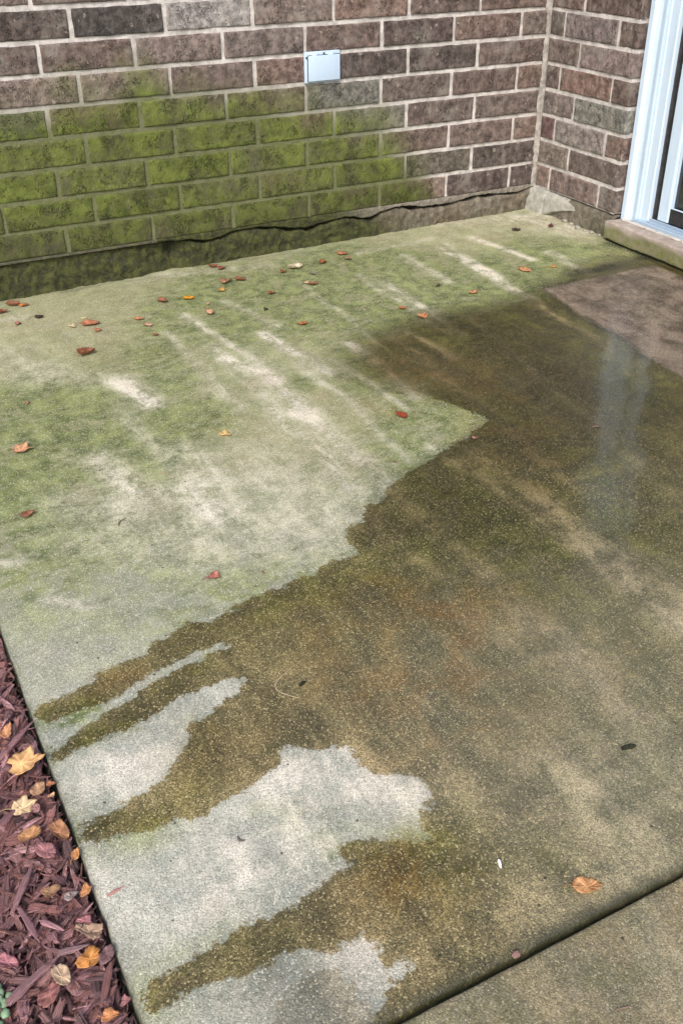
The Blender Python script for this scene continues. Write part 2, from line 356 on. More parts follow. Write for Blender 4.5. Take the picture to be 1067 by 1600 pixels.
BROWN = [(700,960,760,920,.06,.5),(560,1080,700,1070,.07,.6),(620,940,700,1010,.05,.55),(640,1200,720,1160,.05,.35),(500,1000,560,960,.06,.3),(560,1400,640,1360,.04,.5),(640,1400,700,1400,.04,.3),(770,690,860,760,.06,.3),
 (480,620,600,640,.04,.35),(440,720,560,730,.05,.15),(600,540,640,600,.04,.35),(300,1180,400,1150,.04,.3),(150,1060,230,1040,.02,.5),(850,560,900,640,.08,.45),(720,580,820,700,.08,.4),(380,600,420,590,.03,.2),(330,660,520,720,.08,.12),(860,1000,1000,1080,.1,.2),
 (640,560,720,600,.06,.3),(40,470,220,560,.09,.12),(900,420,960,395,.04,.2)]
DARK = [(700,500,860,540,.05,.5),(760,540,900,600,.05,.5),(820,600,930,680,.06,.45),(620,530,690,560,.02,.4),(900,425,980,412,.022,.9),(850,452,905,440,.022,.9),(860,462,950,520,.010,.7),(900,428,1000,405,.020,.7),(930,620,1010,700,.03,.3),(800,480,900,520,.02,.4),(930,510,1080,590,.010,.9),(950,380,1080,430,.012,.7),
 (850,460,950,450,.01,.3),(440,1540,560,1600,.06,.45),(430,380,300,418,.006,.3),(460,540,560,600,.006,.3),(560,800,600,780,.02,.3),(560,850,620,820,.03,.3),(660,730,760,690,.02,.3),(760,690,860,700,.05,.4),(650,760,760,790,.07,.35),(590,820,700,840,.06,.25),
 (800,830,900,900,.08,.2),(950,600,1040,640,.05,.4),(1000,820,1090,860,.08,.3),(870,1100,980,1050,.08,.15),(840,1340,880,1360,.012,.4),(400,950,480,930,.03,.2),(1020,700,1090,800,.05,.25),(160,1000,260,1000,.0,.0),
 (600,605,760,650,.006,.35),(560,480,580,500,.008,.3),(320,410,560,385,.006,.35),(0,470,320,420,.005,.4)]
PALE2 = [(330,540,430,640,.014,.35),(430,640,560,770,.016,.4),(440,540,560,640,.010,.4),(560,640,640,720,.010,.25),(520,560,640,640,.008,.35),(610,520,760,640,.012,.35),(760,640,900,760,.014,.3),
 (680,700,880,840,.014,.4),(880,840,1080,990,.016,.5),(740,500,960,690,.010,.3),(600,760,760,900,.018,.3),(760,900,900,1040,.02,.25),(560,800,680,900,.014,.25),(820,960,1060,1180,.03,.25),(700,380,880,500,.008,.4),
 (560,430,700,520,.010,.35),(470,440,600,540,.008,.25),(260,520,380,640,.012,.3),(190,640,330,790,.018,.25),(860,1000,960,1100,.03,.2),(640,1120,800,1270,.03,.2)]
FILM = [(930,500,960,780,.07,.42),(1000,560,1040,800,.08,.42),(900,520,1000,560,.06,.25),(620,560,800,600,.06,.35),(900,900,1000,1100,.12,.25),(940,780,1010,870,.06,.4)]
def warp(P):
    D = np.array([(mn.noise(Vector((x*6, y*6, 1))) * .032 + mn.noise(Vector((x*19, y*19, 5))) * .014, mn.noise(Vector((x*6, y*6, 11))) * .032 + mn.noise(Vector((x*19, y*19, 15))) * .014) for x, y in P])
    return P + D
def stroke_field(P, strokes):
    out = np.zeros(len(P))
    for (u0, v0, u1, v1, wd, s) in strokes:
        if wd <= 0: continue
        a = onplane(u0, v0); b = onplane(u1, v1); a = np.array(a[:2]); b = np.array(b[:2])
        d = b - a; t = np.clip(((P - a) @ d) / max(d @ d, 1e-9), 0, 1)
        q = np.linalg.norm(P - a - t[:, None] * d, axis=1)
        k = np.exp(-(q / (wd * 1.3)) ** 2) * s
        out = 1 - (1 - out) * (1 - k)
    return out
def poly_sd(P, poly):
    Q = np.array([tuple(onplane(u, v)[:2]) for u, v in poly]); n = len(Q)
    best = np.full(len(P), 9.0); ins = np.zeros(len(P), bool)
    for i in range(n):
        a = Q[i]; b = Q[(i + 1) % n]; d = b - a; t = np.clip(((P - a) @ d) / max(d @ d, 1e-12), 0, 1)
        best = np.minimum(best, np.linalg.norm(P - a - t[:, None] * d, axis=1))
        c = (a[1] > P[:, 1]) != (b[1] > P[:, 1])
        xx = a[0] + (P[:, 1] - a[1]) / np.where(abs(b[1] - a[1]) < 1e-12, 1e-12, b[1] - a[1]) * d[0]
        ins ^= c & (P[:, 0] < xx)
    return np.where(ins, best, -best)
def slab(name, x0, x1, y0, y1, step, rnd, thick, stains):
    def axis(a, b, ra, rb):
        pts = list(np.arange(a + .02, b - .02, step))
        lo = [a + q for q in (0, .0006, .002, .0045, .008, .013)] if ra else [a, a + .01]
        hi = [b - q for q in (.013, .008, .0045, .002, .0006, 0)] if rb else [b - .01, b]
        return np.array(lo + pts + hi)
    xs = axis(x0, x1, rnd[0], rnd[1]); ys = axis(y0, y1, rnd[2], rnd[3])
    def drop(d, R): d = np.clip(R - d, 0, R); return R - np.sqrt(np.maximum(R*R - d*d, 0))
    X, Y = np.meshgrid(xs, ys); P = np.stack([X.ravel(), Y.ravel()], 1)
    dz = np.zeros(len(P)); rim = np.zeros(len(P))
    for c, d in ((rnd[0], P[:, 0] - x0), (rnd[1], x1 - P[:, 0]), (rnd[2], P[:, 1] - y0), (rnd[3], y1 - P[:, 1])):
        if c: dz += drop(d, .010 if c > 1 else .003); rim = np.maximum(rim, sm(.018 if c > 1 else .007, .001, d) * min(c, 1) * (1 if c > 1 else .4))
    und = np.array([fbm(x, y, 0, 2.2, 3) * .0022 + nz(x, y, 0, 14) * .0007 for x, y in P])
    Z = fz(P[:, 0], P[:, 1]) - dz + und
    # chipped arrises
    W = np.array([nz(x, y, 3, 30) for x, y in P])
    if rnd[0]: P[:, 0] += np.where(P[:, 0] < x0 + .02, W * .0022, 0)
    if rnd[2]: P[:, 1] += np.where(P[:, 1] < y0 + .02, W * .0010, 0)
    if rnd[3]: P[:, 1] += np.where(P[:, 1] > y1 - .02, W * .0010, 0)
    nx, ny = len(xs), len(ys)
    V = [(*p, z) for p, z in zip(P, Z)]
    I = np.arange(nx * ny).reshape(ny, nx)
    F = np.stack([I[:-1, :-1], I[:-1, 1:], I[1:, 1:], I[1:, :-1]], -1).reshape(-1, 4).tolist()
    n0 = len(V); loop = list(I[0, :]) + list(I[1:, -1]) + list(I[-1, -2::-1]) + list(I[-2:0:-1, 0])
    for i in loop: V.append((V[i][0], V[i][1], V[i][2] - thick))
    m = len(loop)
    for k in range(m): F.append((loop[k], n0 + k, n0 + (k + 1) % m, loop[(k + 1) % m]))
    F.append(tuple(n0 + k for k in range(m)))
    at = stains(P, rim)
    at = {k: np.concatenate([a, a[loop]]) for k, a in at.items()}
    return tag(link(name, mesh(name, V, F, True, at), M['concrete']), kind='structure')
def patio_stains(P, rim):
    x, y = P[:, 0], P[:, 1]
    a = {}
    s2 = poly_sd(P, [(425,1640),(438,1565),(470,1532),(510,1516),(545,1530),(572,1560),(604,1590),(610,1640)]) 
    main = poly_sd(P, WET) + .004; a['wsd'] = np.maximum(main, s2); damp = (main < 0) & (s2 > -.02)
    # the soaked area fades out softly toward the wall and stays crisp downhill
    C = np.array(onplane(620, 560)[:2]); soft = .0035 + .10 * sm(.62, .30, np.linalg.norm((P - C) * [1, 1], axis=1)) * sm(-1.18, -1.05, y - .0*x)
    soft = np.maximum(soft, .0035 + .09 * sm(-.95, -.75, y))
    a['wsoft'] = soft
    
    P0 = P; P = warp(P)
    a['green'] = np.clip(stroke_field(P, GREEN) * 1.45, 0, 1); a['pale'] = np.clip(stroke_field(P0 + (P - P0) * .55, PALE + PALE2) * 1.1, 0, 1)
    a['brown'] = stroke_field(P, BROWN); a['dark'] = np.clip(stroke_field(P, DARK) * 1.25, 0, 1)
    q_ = (P - P0) * .35; cl = sm(-.012, .012, x + q_[:, 0] + .485 + .112 * (-.72 - y)) * sm(-.695, -.72, y + q_[:, 1]) * sm(-.045, -.07, x)
    a['clean'] = cl; a['wamt'] = np.clip(1.0 - .26 * sm(-1.5, -2.2, y) * sm(-1.95, -1.5, x) - .30 * cl - .55 * damp, 0, 1)
    q = np.array([tuple(onplane(u, v)[:2]) for u, v in [(430,515),(500,560),(560,585),(620,602),(690,622),(760,640),(830,655),(900,690),(960,740)]])
    hx = q[:, 0]; o = np.argsort(hx); hy = np.interp(x, hx[o], q[o, 1])
    inr = (x > hx.min()) & (x < hx.max()); a['hair'] = np.where(inr, y - hy, 1.0)
    a['dark'] = np.maximum(a['dark'], .85 * np.exp(-((cl - .35) / .28) ** 2) * (cl > .01))
    a['rim'] = rim * .9; P = P0
    a['tone'] = sm(-1.95, -1.1, y + .25 * (x + 1.6)) 
    a['tone'] = np.maximum(a['tone'], .55 * sm(-1.95, -1.45, x) * sm(.0, .05, a['wsd']))
    a['film'] = np.clip(stroke_field(P, FILM), 0, 1)
    return a
slab('patio', EX, .06, JY + .004, .06, .0075, (1, 0, 1.3, 0), .1, patio_stains)
def plain_stains(P, rim):
    n = len(P); z = np.zeros(n)
    b = np.array([max(0, nz(x, y, 0, 2.5) * .5) for x, y in P])
    return dict(wsd=z + .3, wsoft=z + .01, wamt=z + .66, green=z + .12, pale=z + .22 + b, brown=b[::-1] * .6 + .25, dark=z, clean=z, hair=z + 1, rim=rim * .7, tone=z + .7, film=z)
slab('walkway', EX, 1.6, -4.6, JY - .004, .02, (1, 0, 0, .6), .1, plain_stains)
jb = MB(); jb.box((EX + .004, JY - .012, fz(-1, JY) - .09), (.06, JY + .010, fz(-1, JY) - .028))
tag(jb.build('joint_filler', M['joint']), kind='structure')
# concrete under the house floor, right of the patio
hb = MB(); hb.box((.062, -4.6, -.19), (1.6, JY + .004, -.1)); tag(hb.build('subsoil', M['soil']), kind='structure')

# ------------------------------------------------------------------ brick walls
def alg_wall(x, z):
    zl = interp(x, [-3.2, -2.2, -1.75, -1.45, -1.25, -1.0, -.85, -.62, -.46, -.36], [.36, .39, .405, .455, .43, .37, .34, .27, .10, -.12])
    return zl - z
TINTS = [(.115, .075, .063), (.135, .088, .075), (.10, .070, .062), (.15, .095, .080), (.120, .088, .078), (.09, .060, .052), (.145, .108, .095)]
SPECIAL = {(7, 5): (.050, .036, .032), (7, 4): (.022, .020, .021), (7, 3): (.26, .24, .235), (6, 4): (.155, .115, .105), (6, 3): (.13, .10, .095), (5, 4): (.165, .12, .108), (5, 5): (.16, .118, .105),
           (5, 1): (.045, .032, .031), (5, 0): (.060, .045, .043), (6, 1): (.055, .036, .036), (4, 2): (.115, .112, .10), (3, 1): (.11, .105, .085), (3, 0): (.08, .055, .05), (4, 1): (.10, .075, .068),
           (1, -1): (.055, .042, .040), (0, 0): (.050, .034, .034), (0, -1): (.055, .038, .038), (4, 6): (.08, .085, .055), (1, 0): (.075, .065, .050)}
SPB = {(3, 1): (.15, .15, .135), (4, 1): (.16, .095, .078), (5, 1): (.18, .135, .128), (2, 1): (.20, .17, .16), (1, 0): (.15, .12, .10), (4, 0): (.08, .055, .05), (2, 0): (.10, .05, .048), (6, 1): (.15, .12, .12), (6, 0): (.06, .045, .04), (3, 0): (.15, .12, .11), (0, 1): (.15, .105, .095)}
class Bricks:
    def __init__(s): s.V = []; s.F = []; s.t = []; s.a = []; s.d = []
    def brick(s, org, du, w, h, tint, algf, step, dn, wrap=0.0):
        """one rough brick: org lower-left of its face, du unit vector along the wall, dn outward normal, wrap = returns round the corner by this depth"""
        nx = max(2, int(w / step)); nzz = max(2, int(h / step))
        sd_ = random.uniform(0, 99); off = random.uniform(-.0016, .0016); tl = random.uniform(-.012, .012)
        us = np.linspace(0, w, nx + 1); vs = np.linspace(0, h, nzz + 1); b = len(s.V)
        R = .0035; dep = .022
        def pt(u, v, back):
            ed = min(u, w - u, v, h - v)
            wob = (nz(u, v, sd_, 45) * .0016 + nz(u, v, sd_, 14) * .0012)
            uu, vv = u, v
            if u <= 1e-6 or u >= w - 1e-6: uu = u + nz(v, sd_, 5, 30) * .0022
            if v <= 1e-6 or v >= h - 1e-6: vv = v + nz(u, sd_, 9, 24) * .0020 + nz(u, sd_, 2, 80) * .0007
            o = off + tl * (v - h / 2) + wob
            if ed < R: o -= (1 - math.sqrt(max(0, 1 - ((R - ed) / R) ** 2))) * R * .9
            if back: o = -dep
            p = org + du * uu + Vector((0, 0, vv)) + dn * o
            return p
        def emit(p):
            s.V.append(tuple(p)); s.t.append(tint); aa, dd = algf(p); s.a.append(aa); s.d.append(dd); return len(s.V) - 1
        # add fine loops at the arris
        us = np.unique(np.round(np.concatenate([[0, .0012, .0035], us[1:-1], [w - .0035, w - .0012, w]]), 5))
        vs = np.unique(np.round(np.concatenate([[0, .0012, .0035], vs[1:-1], [h - .0035, h - .0012, h]]), 5))
        I = [[emit(pt(u, v, False)) for u in us] for v in vs]
        for j in range(len(vs) - 1):
            for i in range(len(us) - 1): s.F.append((I[j][i], I[j][i+1], I[j+1][i+1], I[j+1][i]))
        per = [(i, 0) for i in range(len(us))] + [(len(us)-1, j) for j in range(1, len(vs))] + [(i, len(vs)-1) for i in range(len(us)-2, -1, -1)] + [(0, j) for j in range(len(vs)-2, 0, -1)]
        bk = [emit(pt(us[i], vs[j], True)) for i, j in per]
        for k in range(len(per)):
            i, j = per[k]; i2, j2 = per[(k+1) % len(per)]
            s.F.append((I[j][i], bk[k], bk[(k+1) % len(per)], I[j2][i2]))
    def build(s, name, parent):
        o = link(name, mesh(name, s.V, s.F, True, dict(tint=np.array(s.t), alg=np.array(s.a), alg_low=np.array(s.d))), M['brick']); return child(o, parent)
MT = .0125
def pick(): 
    t = random.choice(TINTS); f = random.uniform(.8, 1.2); return tuple(c * f for c in t)
wallA = tag(empty('brick_wall', (-1.6, 0, 0)), 'long brown brick wall with green algae over its lower left courses', 'wall')
wallB = tag(empty('brick_wall', (0, -.2, 0)), 'short algae-free brick return wall between the corner and the white door', 'wall')
OFF = [.108, .2735]
NC = 33
ba = Bricks()
for c in range(NC):
    off = OFF[c % 2] + random.uniform(-.0015, .0015); fine = c < 11
    spans = [(-off, 0.0)]; k = 0; x1 = -off
    while x1 > WLX: spans.append((max(x1 - L, WLX), x1)); x1 -= L
    for bi, (a, b) in enumerate(spans):
        b2 = b if bi else -.008
        if b2 - a < .03: continue
        w_ = b2 - a - (MT if bi else MT / 2); h_ = H - MT
        r_ = random.uniform(-.022, .022); hi = random.uniform(.86, 1.0)
        def algf(p, r_=r_, hi=hi):
            d = alg_wall(p.x, p.z) + r_ + nz(p.x, 0, p.z, 9) * .06 + nz(p.x, 4, p.z, 25) * .03
            return float(sm(-.09, .10, d)) * hi, float(sm(.20, -.02, p.z) * .8)  # second value darkens the algae toward the lowest courses
        t = SPECIAL.get((c, bi - 1)) or pick()
        ba.brick(Vector((a + MT / 2 + random.uniform(-.001, .001), 0, c * H + MT / 2 + random.uniform(-.0008, .0008))), Vector((1, 0, 0)), w_, h_, t, algf, .0085 if (fine and a > -2.3) else .04, Vector((0, -1, 0)))
ba.build('brickwork', wallA)
bb = Bricks(); HD = .079          # header width seen at the end of alternate courses
noalg = lambda p: (0.0, 0.0)
for c in range(NC):
    fine = c < 11
    e0 = WBY                      # end corner; even courses end in a header, odd ones in a stretcher
    if c % 2 == 0: cuts = [e0, e0 + HD + .009, e0 + HD + .009 + L, -.004]
    else: cuts = [e0, e0 + L, -.004]
    if c % 2 == 0 and cuts[2] > -.03: cuts = [e0, e0 + HD + .009, -.004]
    nspan = len(cuts) - 1
    for i in range(nspan):
        a, b = cuts[i], cuts[i + 1]
        lo = a + (0 if i == 0 else MT / 2); hi_ = b - MT / 2
        t = SPB.get((c, nspan - 1 - i)) or pick()
        zz = c * H + MT / 2
        # face of the return wall looks toward -x; run from high y to low y so the normal faces out
        bb.brick(Vector((0, hi_, zz)), Vector((0, -1, 0)), hi_ - lo, H - MT, t, noalg, .0085 if fine else .04, Vector((-1, 0, 0)))
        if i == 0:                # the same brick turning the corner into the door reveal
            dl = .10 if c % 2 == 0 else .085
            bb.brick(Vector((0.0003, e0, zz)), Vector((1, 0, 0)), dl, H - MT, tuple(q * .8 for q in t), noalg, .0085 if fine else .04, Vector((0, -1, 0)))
# wall over the door
for c in range(27, NC):
    off = (c % 2) * L / 2; y1 = WBY - .001
    while y1 > -3.1:
        y0 = y1 - (L if y1 < WBY - .01 or c % 2 else L / 2)
        bb.brick(Vector((0, y1 - MT / 2, c * H + MT / 2)), Vector((0, -1, 0)), y1 - y0 - MT, H - MT, pick(), noalg, .04, Vector((-1, 0, 0))); y1 = y0
bb.build('brickwork', wallB)

def mortar_sheet(name, a, b, du, dn, z0, z1, rec, algf, parent, mat, step=.012, thick=.1):
    ln = abs(b - a); us = np.arange(0, ln + step, step); us[-1] = ln
    vs = np.concatenate([np.arange(z0, min(z1, .95), step * .5), np.arange(.95, z1, .1), [z1]]) if z1 > .95 else np.linspace(z0, z1, max(3, int((z1 - z0) / (step * .5))))
    org = Vector((a, 0, 0)) if abs(du.x) else Vector((0, a, 0))
    V, al = [], []
    for v in vs:
        for u in us:
            o = -rec + nz(u, v, 4, 22) * .0022 + nz(u, v, 8, 75) * .0011
            p = org + du * u + Vector((0, 0, v)) + dn * o; V.append(tuple(p)); al.append(algf(p))
    nx, ny = len(us), len(vs); F = [(j*nx+i, j*nx+i+1, (j+1)*nx+i+1, (j+1)*nx+i) for j in range(ny-1) for i in range(nx-1)]
    n0 = len(V); c4 = [0, nx-1, ny*nx-1, (ny-1)*nx]
    for k in c4: V.append(tuple(Vector(V[k]) - dn * thick)); al.append(0)
    F += [(n0+3, n0+2, n0+1, n0), (c4[0], c4[3], n0+3, n0), (c4[1], n0+1, n0+2, c4[2]), (c4[3], c4[2], n0+2, n0+3), (c4[0], n0, n0+1, c4[1])]
    return child(link(name, mesh(name, V, F, True, dict(alg=np.array(al))), mat), parent)
def alg_m(p): return float(sm(-.10, .10, alg_wall(p.x, p.z) + nz(p.x, 0, p.z, 9) * .05)) * .98
mortar_sheet('mortar', WLX, -.001, Vector((1, 0, 0)), Vector((0, -1, 0)), 0.002, NC * H, .0045, alg_m, wallA, M['mortar'])
mortar_sheet('mortar', .0, WBY + .004, Vector((0, -1, 0)), Vector((-1, 0, 0)), 0.002, NC * H, .0045, lambda p: 0.0, wallB, M['mortar'], thick=.10)
# mortar seen on the reveal
mm = MB(); mm.box((.002, WBY + .0025, .002), (.094, WBY + .02, NC * H)); mm.box((.0065, -3.1, 27 * H), (.1, WBY + .002, NC * H))
mo = mm.build('reveal_mortar', M['mortar'], wallB)
# smeared mortar fillet up the inside corner
V, F, al = [], [], []; zs = np.arange(0.0, NC * H, .012); prof = 6
for z in zs:
    wa = .014 + .012 * nz(z, 1, 0, 9) + .006 * nz(z, 3, 0, 50); wb = .010 + .007 * nz(z, 7, 0, 11) + .003 * nz(z, 2, 0, 60); 
    for k in range(prof + 1):
        t = k / prof; x = -wa * (1 - t) ** 1.3 ; y = -wb * t ** 1.3
        bul = math.sin(t * PI) * -.002
        V.append((x * 1.0 - .001 + bul, y - .002 + bul, z)); al.append(0)
for j in range(len(zs) - 1):
    for k in range(prof): a = j*(prof+1)+k; F.append((a, a+1, a+prof+2, a+prof+1))
child(link('corner_mortar', mesh('corner_mortar', V, F, True, dict(alg=np.array(al))), mat_mortar('corner_lime', (.46, .435, .40), (.22, .205, .185))), wallB)

# ------------------------------------------------------------------ lip of mortar under the bricks and cracked parging (foundation) below it
LIP = [(-60,422),(0,410),(30,405),(60,401),(90,399),(120,393),(150,390),(185,386),(235,379),(300,374),(325,375),(345,370),(360,362),(380,357),(405,354),(430,354),(455,356),(480,355),(500,349),(520,343),(540,339),(555,338),(565,341),(580,339),
       (592,333),(605,327),(618,323),(640,321),(665,322),(690,319),(705,317),(735,307),(760,303),(790,301),(812,299),(833,290)]
lp = [onplane(u, v, 'y', -.004) for u, v in LIP]; lx = [WLX] + [p.x for p in lp]; lz = [lp[0].z] + [p.z for p in lp]
gapx = [onplane(u, 350, 'y', 0).x for u in (0, 120, 240, 318, 345, 380, 430, 500, 520, 600, 660, 700, 760, 800, 833)]
gapv = [.005, .004, .006, .016, .009, .008, .011, .011, .007, .011, .014, .012, .010, .012, .005]
xs = np.arange(WLX, 0.0, .004)
V, F, al = [], [], []; R_ = 7
for x in xs:
    zl = interp(x, lx, lz) + nz(x, 0, 0, 60) * .0022 + nz(x, 5, 0, 18) * .003 + nz(x, 3, 0, 150) * .0014; zt = .0065; zl = min(zl, -.001)
    prot = .0035 + .0025 * nz(x, 9, 1, 25) + .004 * float(sm(-1.35, -1.5, x)) - .003 * float(sm(-1.35, -1.2, x))
    for k, (o, t) in enumerate([(-.004, 0), (prot * .6, .12), (prot, .5), (prot * .9, .85), (prot * .3, .98), (-.02, 1.0), (-.03, .6)]):
        z = zt + (zl - zt) * t
        V.append((x, -o, z)); al.append(float(sm(-.55, -.85, x)) * (1.0 if x > -1.4 else (.75 if t < .6 else .35)))
for i in range(len(xs) - 1):
    for k in range(R_ - 1): F.append((i*R_+k, i*R_+k+1, (i+1)*R_+k+1, (i+1)*R_+k))
child(link('mortar_lip', mesh('mortar_lip', V, F, True, dict(alg=np.array(al), pink=np.full(len(al), .25))), M['parge']), wallA)
def fy(x, t):
    y = interp(x, [-3.2, -1.75, -1.5, -1.40, -1.34, -1.28, -1.05, -.9, -.8, 0], [.004, .002, .003, .014, .020, .006, .001, -.001, -.004, -.004])
    return y
V, F, al, pk = [], [], [], []; RT = 14
for x in xs:
    zl = interp(x, lx, lz) - interp(x, gapx, gapv) * (.62 + 1.5 * abs(nz(x, 2, 0, 13))) + nz(x, 2, 0, 70) * .0022; zb = fz(x, 0) - .02
    for k in range(RT):
        t = k / (RT - 1)
        if k == 0: z, y = zl - .001, .03
        else:
            tt = (k - 1) / (RT - 2); z = zl + (zb - zl) * tt
            y = fy(x, tt) + .006 * math.exp(-tt * 14) + nz(x, z, 0, 16) * .008 + abs(nz(x, z, 3, 34)) * .012 - .003 + nz(x, z, 3, 90) * .003
            if abs(x + 1.355) < .03: y += .02 * (1 - abs(x + 1.355) / .03) * (1 - .5 * tt)
        V.append((x, y, z))
        al.append(float(np.clip(sm(-.50, -.80, x + .1 * nz(x, z, 1, 12)) + .22 + .35 * sm(.4, 1, t), 0, 1))); pk.append(float(sm(-.85, -.6, x)) * (.55 + .4 * nz(x, z, 2, 9)))
for i in range(len(xs) - 1):
    for k in range(RT - 1): F.append((i*RT+k, i*RT+k+1, (i+1)*RT+k+1, (i+1)*RT+k))
child(link('foundation', mesh('foundation', V, F, True, dict(alg=np.array(al), pink=np.array(pk))), M['parge']), wallA)
bk = MB(); bk.box((WLX, .034, -.25), (0, .11, .001)); child(bk.build('dark_backing', M['joint']), wallA)  # dark backing so the crack under the lip reads as deep shade

# return wall foundation with the pale lump smeared into the corner
ys = np.arange(0.0, -.447, -.006); V, F, al, pk = [], [], [], []
for y in ys:
    for k in range(RT):
        t = k / (RT - 1); zt = -.001 + nz(y, 0, 4, 30) * .0015; zb = fz(0, y) - .015; z = zt + (zb - zt) * t
        x = -.002 + nz(y, z, 5, 20) * .004 + nz(y, z, 7, 60) * .002 - .004 * t
        if k == 0: x = .02
        V.append((x, y, z)); al.append(.25 + .4 * float(sm(-.25, -.38, y)) * t); pk.append(.45)
for i in range(len(ys) - 1):
    for k in range(RT - 1): F.append((i*RT+k, i*RT+k+1, (i+1)*RT+k+1, (i+1)*RT+k))
child(link('foundation', mesh('foundation', V, F, True, dict(alg=np.array(al), pink=np.array(pk))), M['parge']), wallB)
ys = np.arange(0.012, -.27, -.005); V, F, al = [], [], []; RT2 = 16
for y in ys:
    s_ = -y
    top = interp(s_, [-.02, .0, .10, .20, .235, .27], [.004, .004, .000, -.004, -.010, -.020])
    th = interp(s_, [-.02, .0, .03, .10, .18, .23, .27], [.030, .030, .026, .020, .012, .008, -.002])
    bot = interp(s_, [-.02, 0, .08, .10, .13, .19, .24, .27], [-.085, -.09, -.09, -.082, -.064, -.046, -.034, -.026])
    for k in range(RT2):
        t = k / (RT2 - 1); z = top + (bot - top) * t
        bulge = th * (math.sin(min(1, t * 2.4) * PI / 2) * .75 + .35 * t) * (1 if t < .97 else .2)
        if k == 0: bulge = -.01
        if abs(s_ - .088) < .004: bulge -= .006
        V.append((-bulge + nz(y, z, 2, 30) * .003 + nz(y, z, 8, 80) * .0015, y, z + nz(y, z, 6, 35) * .002)); al.append(.04)
for i in range(len(ys) - 1):
    for k in range(RT2 - 1): F.append((i*RT2+k, i*RT2+k+1, (i+1)*RT2+k+1, (i+1)*RT2+k))
child(link('corner_parging', mesh('corner_parging', V, F, True, dict(alg=np.array(al))), M['lump']), wallB)

def rock(mb, c, r, seed, flat=.7):
    import bmesh
    bm = bmesh.new(); bmesh.ops.create_icosphere(bm, subdivisions=2, radius=1)
    for v in bm.verts:
        d = 1 + .35 * nz(v.co.x, v.co.y, v.co.z, 1.3, seed) + .12 * nz(v.co.x, v.co.y, v.co.z, 4, seed)
        v.co = Vector((v.co.x * r * d, v.co.y * r * d * 1.25, v.co.z * r * d * flat)) + Vector(c)
    bm.verts.index_update(); mb.add([v.co.copy() for v in bm.verts], [[v.index for v in f.verts] for f in bm.faces]); bm.free()
for i, (u, v, r, lab) in enumerate([(884,346,.009,'pale crumb of mortar lying nearest the corner lump on the patio'), (893,350,.007,'small mortar crumb second from the corner lump'),
        (902,357,.010,'biggest pale mortar crumb at the foot of the return wall'), (913,361,.006,'low mortar crumb between the biggest crumb and the door step'),
        (924,364,.008,'flat mortar crumb close to the door step end'), (936,368,.006,'tiny round mortar crumb touching the door step corner')]):
    p = onplane(u, v); mb = MB(); rock(mb, (0, 0, r * .45), r, i * 3.1 + 1)
    me = mesh('mortar_crumb', mb.V, mb.F, True, dict(alg=np.full(len(mb.V), .15))); o = link('mortar_crumb', me, M['lump']); o.location = (min(p.x, -.012), p.y, p.z)
    tag(o, lab, 'mortar crumb', 'mortar crumbs along the return wall')

# ------------------------------------------------------------------ door step
import bmesh
bm = bmesh.new(); bmesh.ops.create_cube(bm, size=1)
sx0, sx1, sy0, sy1, sz0, sz1 = -.034, .09, -2.35, -.4335, -.067, -.012
for v in bm.verts: v.co = Vector(((sx0+sx1)/2 + v.co.x*(sx1-sx0), (sy0+sy1)/2 + v.co.y*(sy1-sy0), (sz0+sz1)/2 + v.co.z*(sz1-sz0)))
bmesh.ops.bevel(bm, geom=bm.edges[:], offset=.0035, segments=3, affect='EDGES', profile=.5)
bmesh.ops.subdivide_edges(bm, edges=[e for e in bm.edges if e.calc_length() > .5], cuts=170, use_grid_fill=True)
bmesh.ops.subdivide_edges(bm, edges=[e for e in bm.edges if e.calc_length() > .02 and abs(e.verts[0].co.y - e.verts[1].co.y) < 1e-5], cuts=6, use_grid_fill=True)
SV = []; SA = []
for v in bm.verts:
    c = v.co; n = .0018 * nz(c.x, c.y, c.z, 25) + .0012 * nz(c.x, c.y, c.z, 80)
    v.co = c + Vector((n, n if c.y > -.45 else 0, n))
    SA.append(float(sm(-.018, -.036, c.z + .012 * nz(c.x, c.y, 0, 14)) * (.85 if c.x < -.02 else .3)))
me = bpy.data.meshes.new('door_step'); bm.to_mesh(me); bm.free()
at = me.attributes.new('alg', 'FLOAT', 'POINT'); at.data.foreach_set('value', np.array(SA, np.float32)); me.polygons.foreach_set('use_smooth', [True] * len(me.polygons))
tag(link('door_step', me, M['step']), 'low pinkish stone door step with green algae along its front face', 'step')
# dark seam under the step
sb = MB(); sb.box((-.026, -2.3, -.09), (.085, -.44, -.0665)); tag(sb.build('step_bedding', M['joint']), 'dark bedding seam underneath the stone door step', 'bedding')

# ------------------------------------------------------------------ sliding door
door = tag(empty('sliding_door', (.04, -1.2, 0)), 'white framed sliding glass door above the stone step', 'door')
ZT = 27 * H
def extr(name, prof, z0, z1, mat, parent, wob=0.0):
    """vertical moulding from a closed (x,y) profile"""
    mb = MB(); n = len(prof); zs = np.concatenate([np.arange(z0, min(z1, .9), .03), [z1]])
    for z in zs:
        for (x, y) in prof: mb.V.append((x + nz(x, y, z, 9) * wob, y + nz(x, y, z, 9, 3) * wob, z))
    for j in range(len(zs) - 1):
        for k in range(n): mb.F.append((j*n+k, j*n+(k+1) % n, (j+1)*n+(k+1) % n, (j+1)*n+k))
    mb.F.append(tuple(range(n))[::-1]); e = (len(zs)-1)*n; mb.F.append(tuple(e + k for k in range(n)))
    return mb.build(name, mat, parent)
y0 = -.4395
extr('door_casing', [(.09, y0), (.026, y0), (.022, y0-.004), (.022, y0-.020), (.026, y0-.024), (.032, y0-.030), (.036, y0-.040), (.036, y0-.046), (.031, y0-.052), (.0285, y0-.060), (.0285, y0-.066), (.09, y0-.066)], -.0105, ZT, M['paint'], door, .0006)
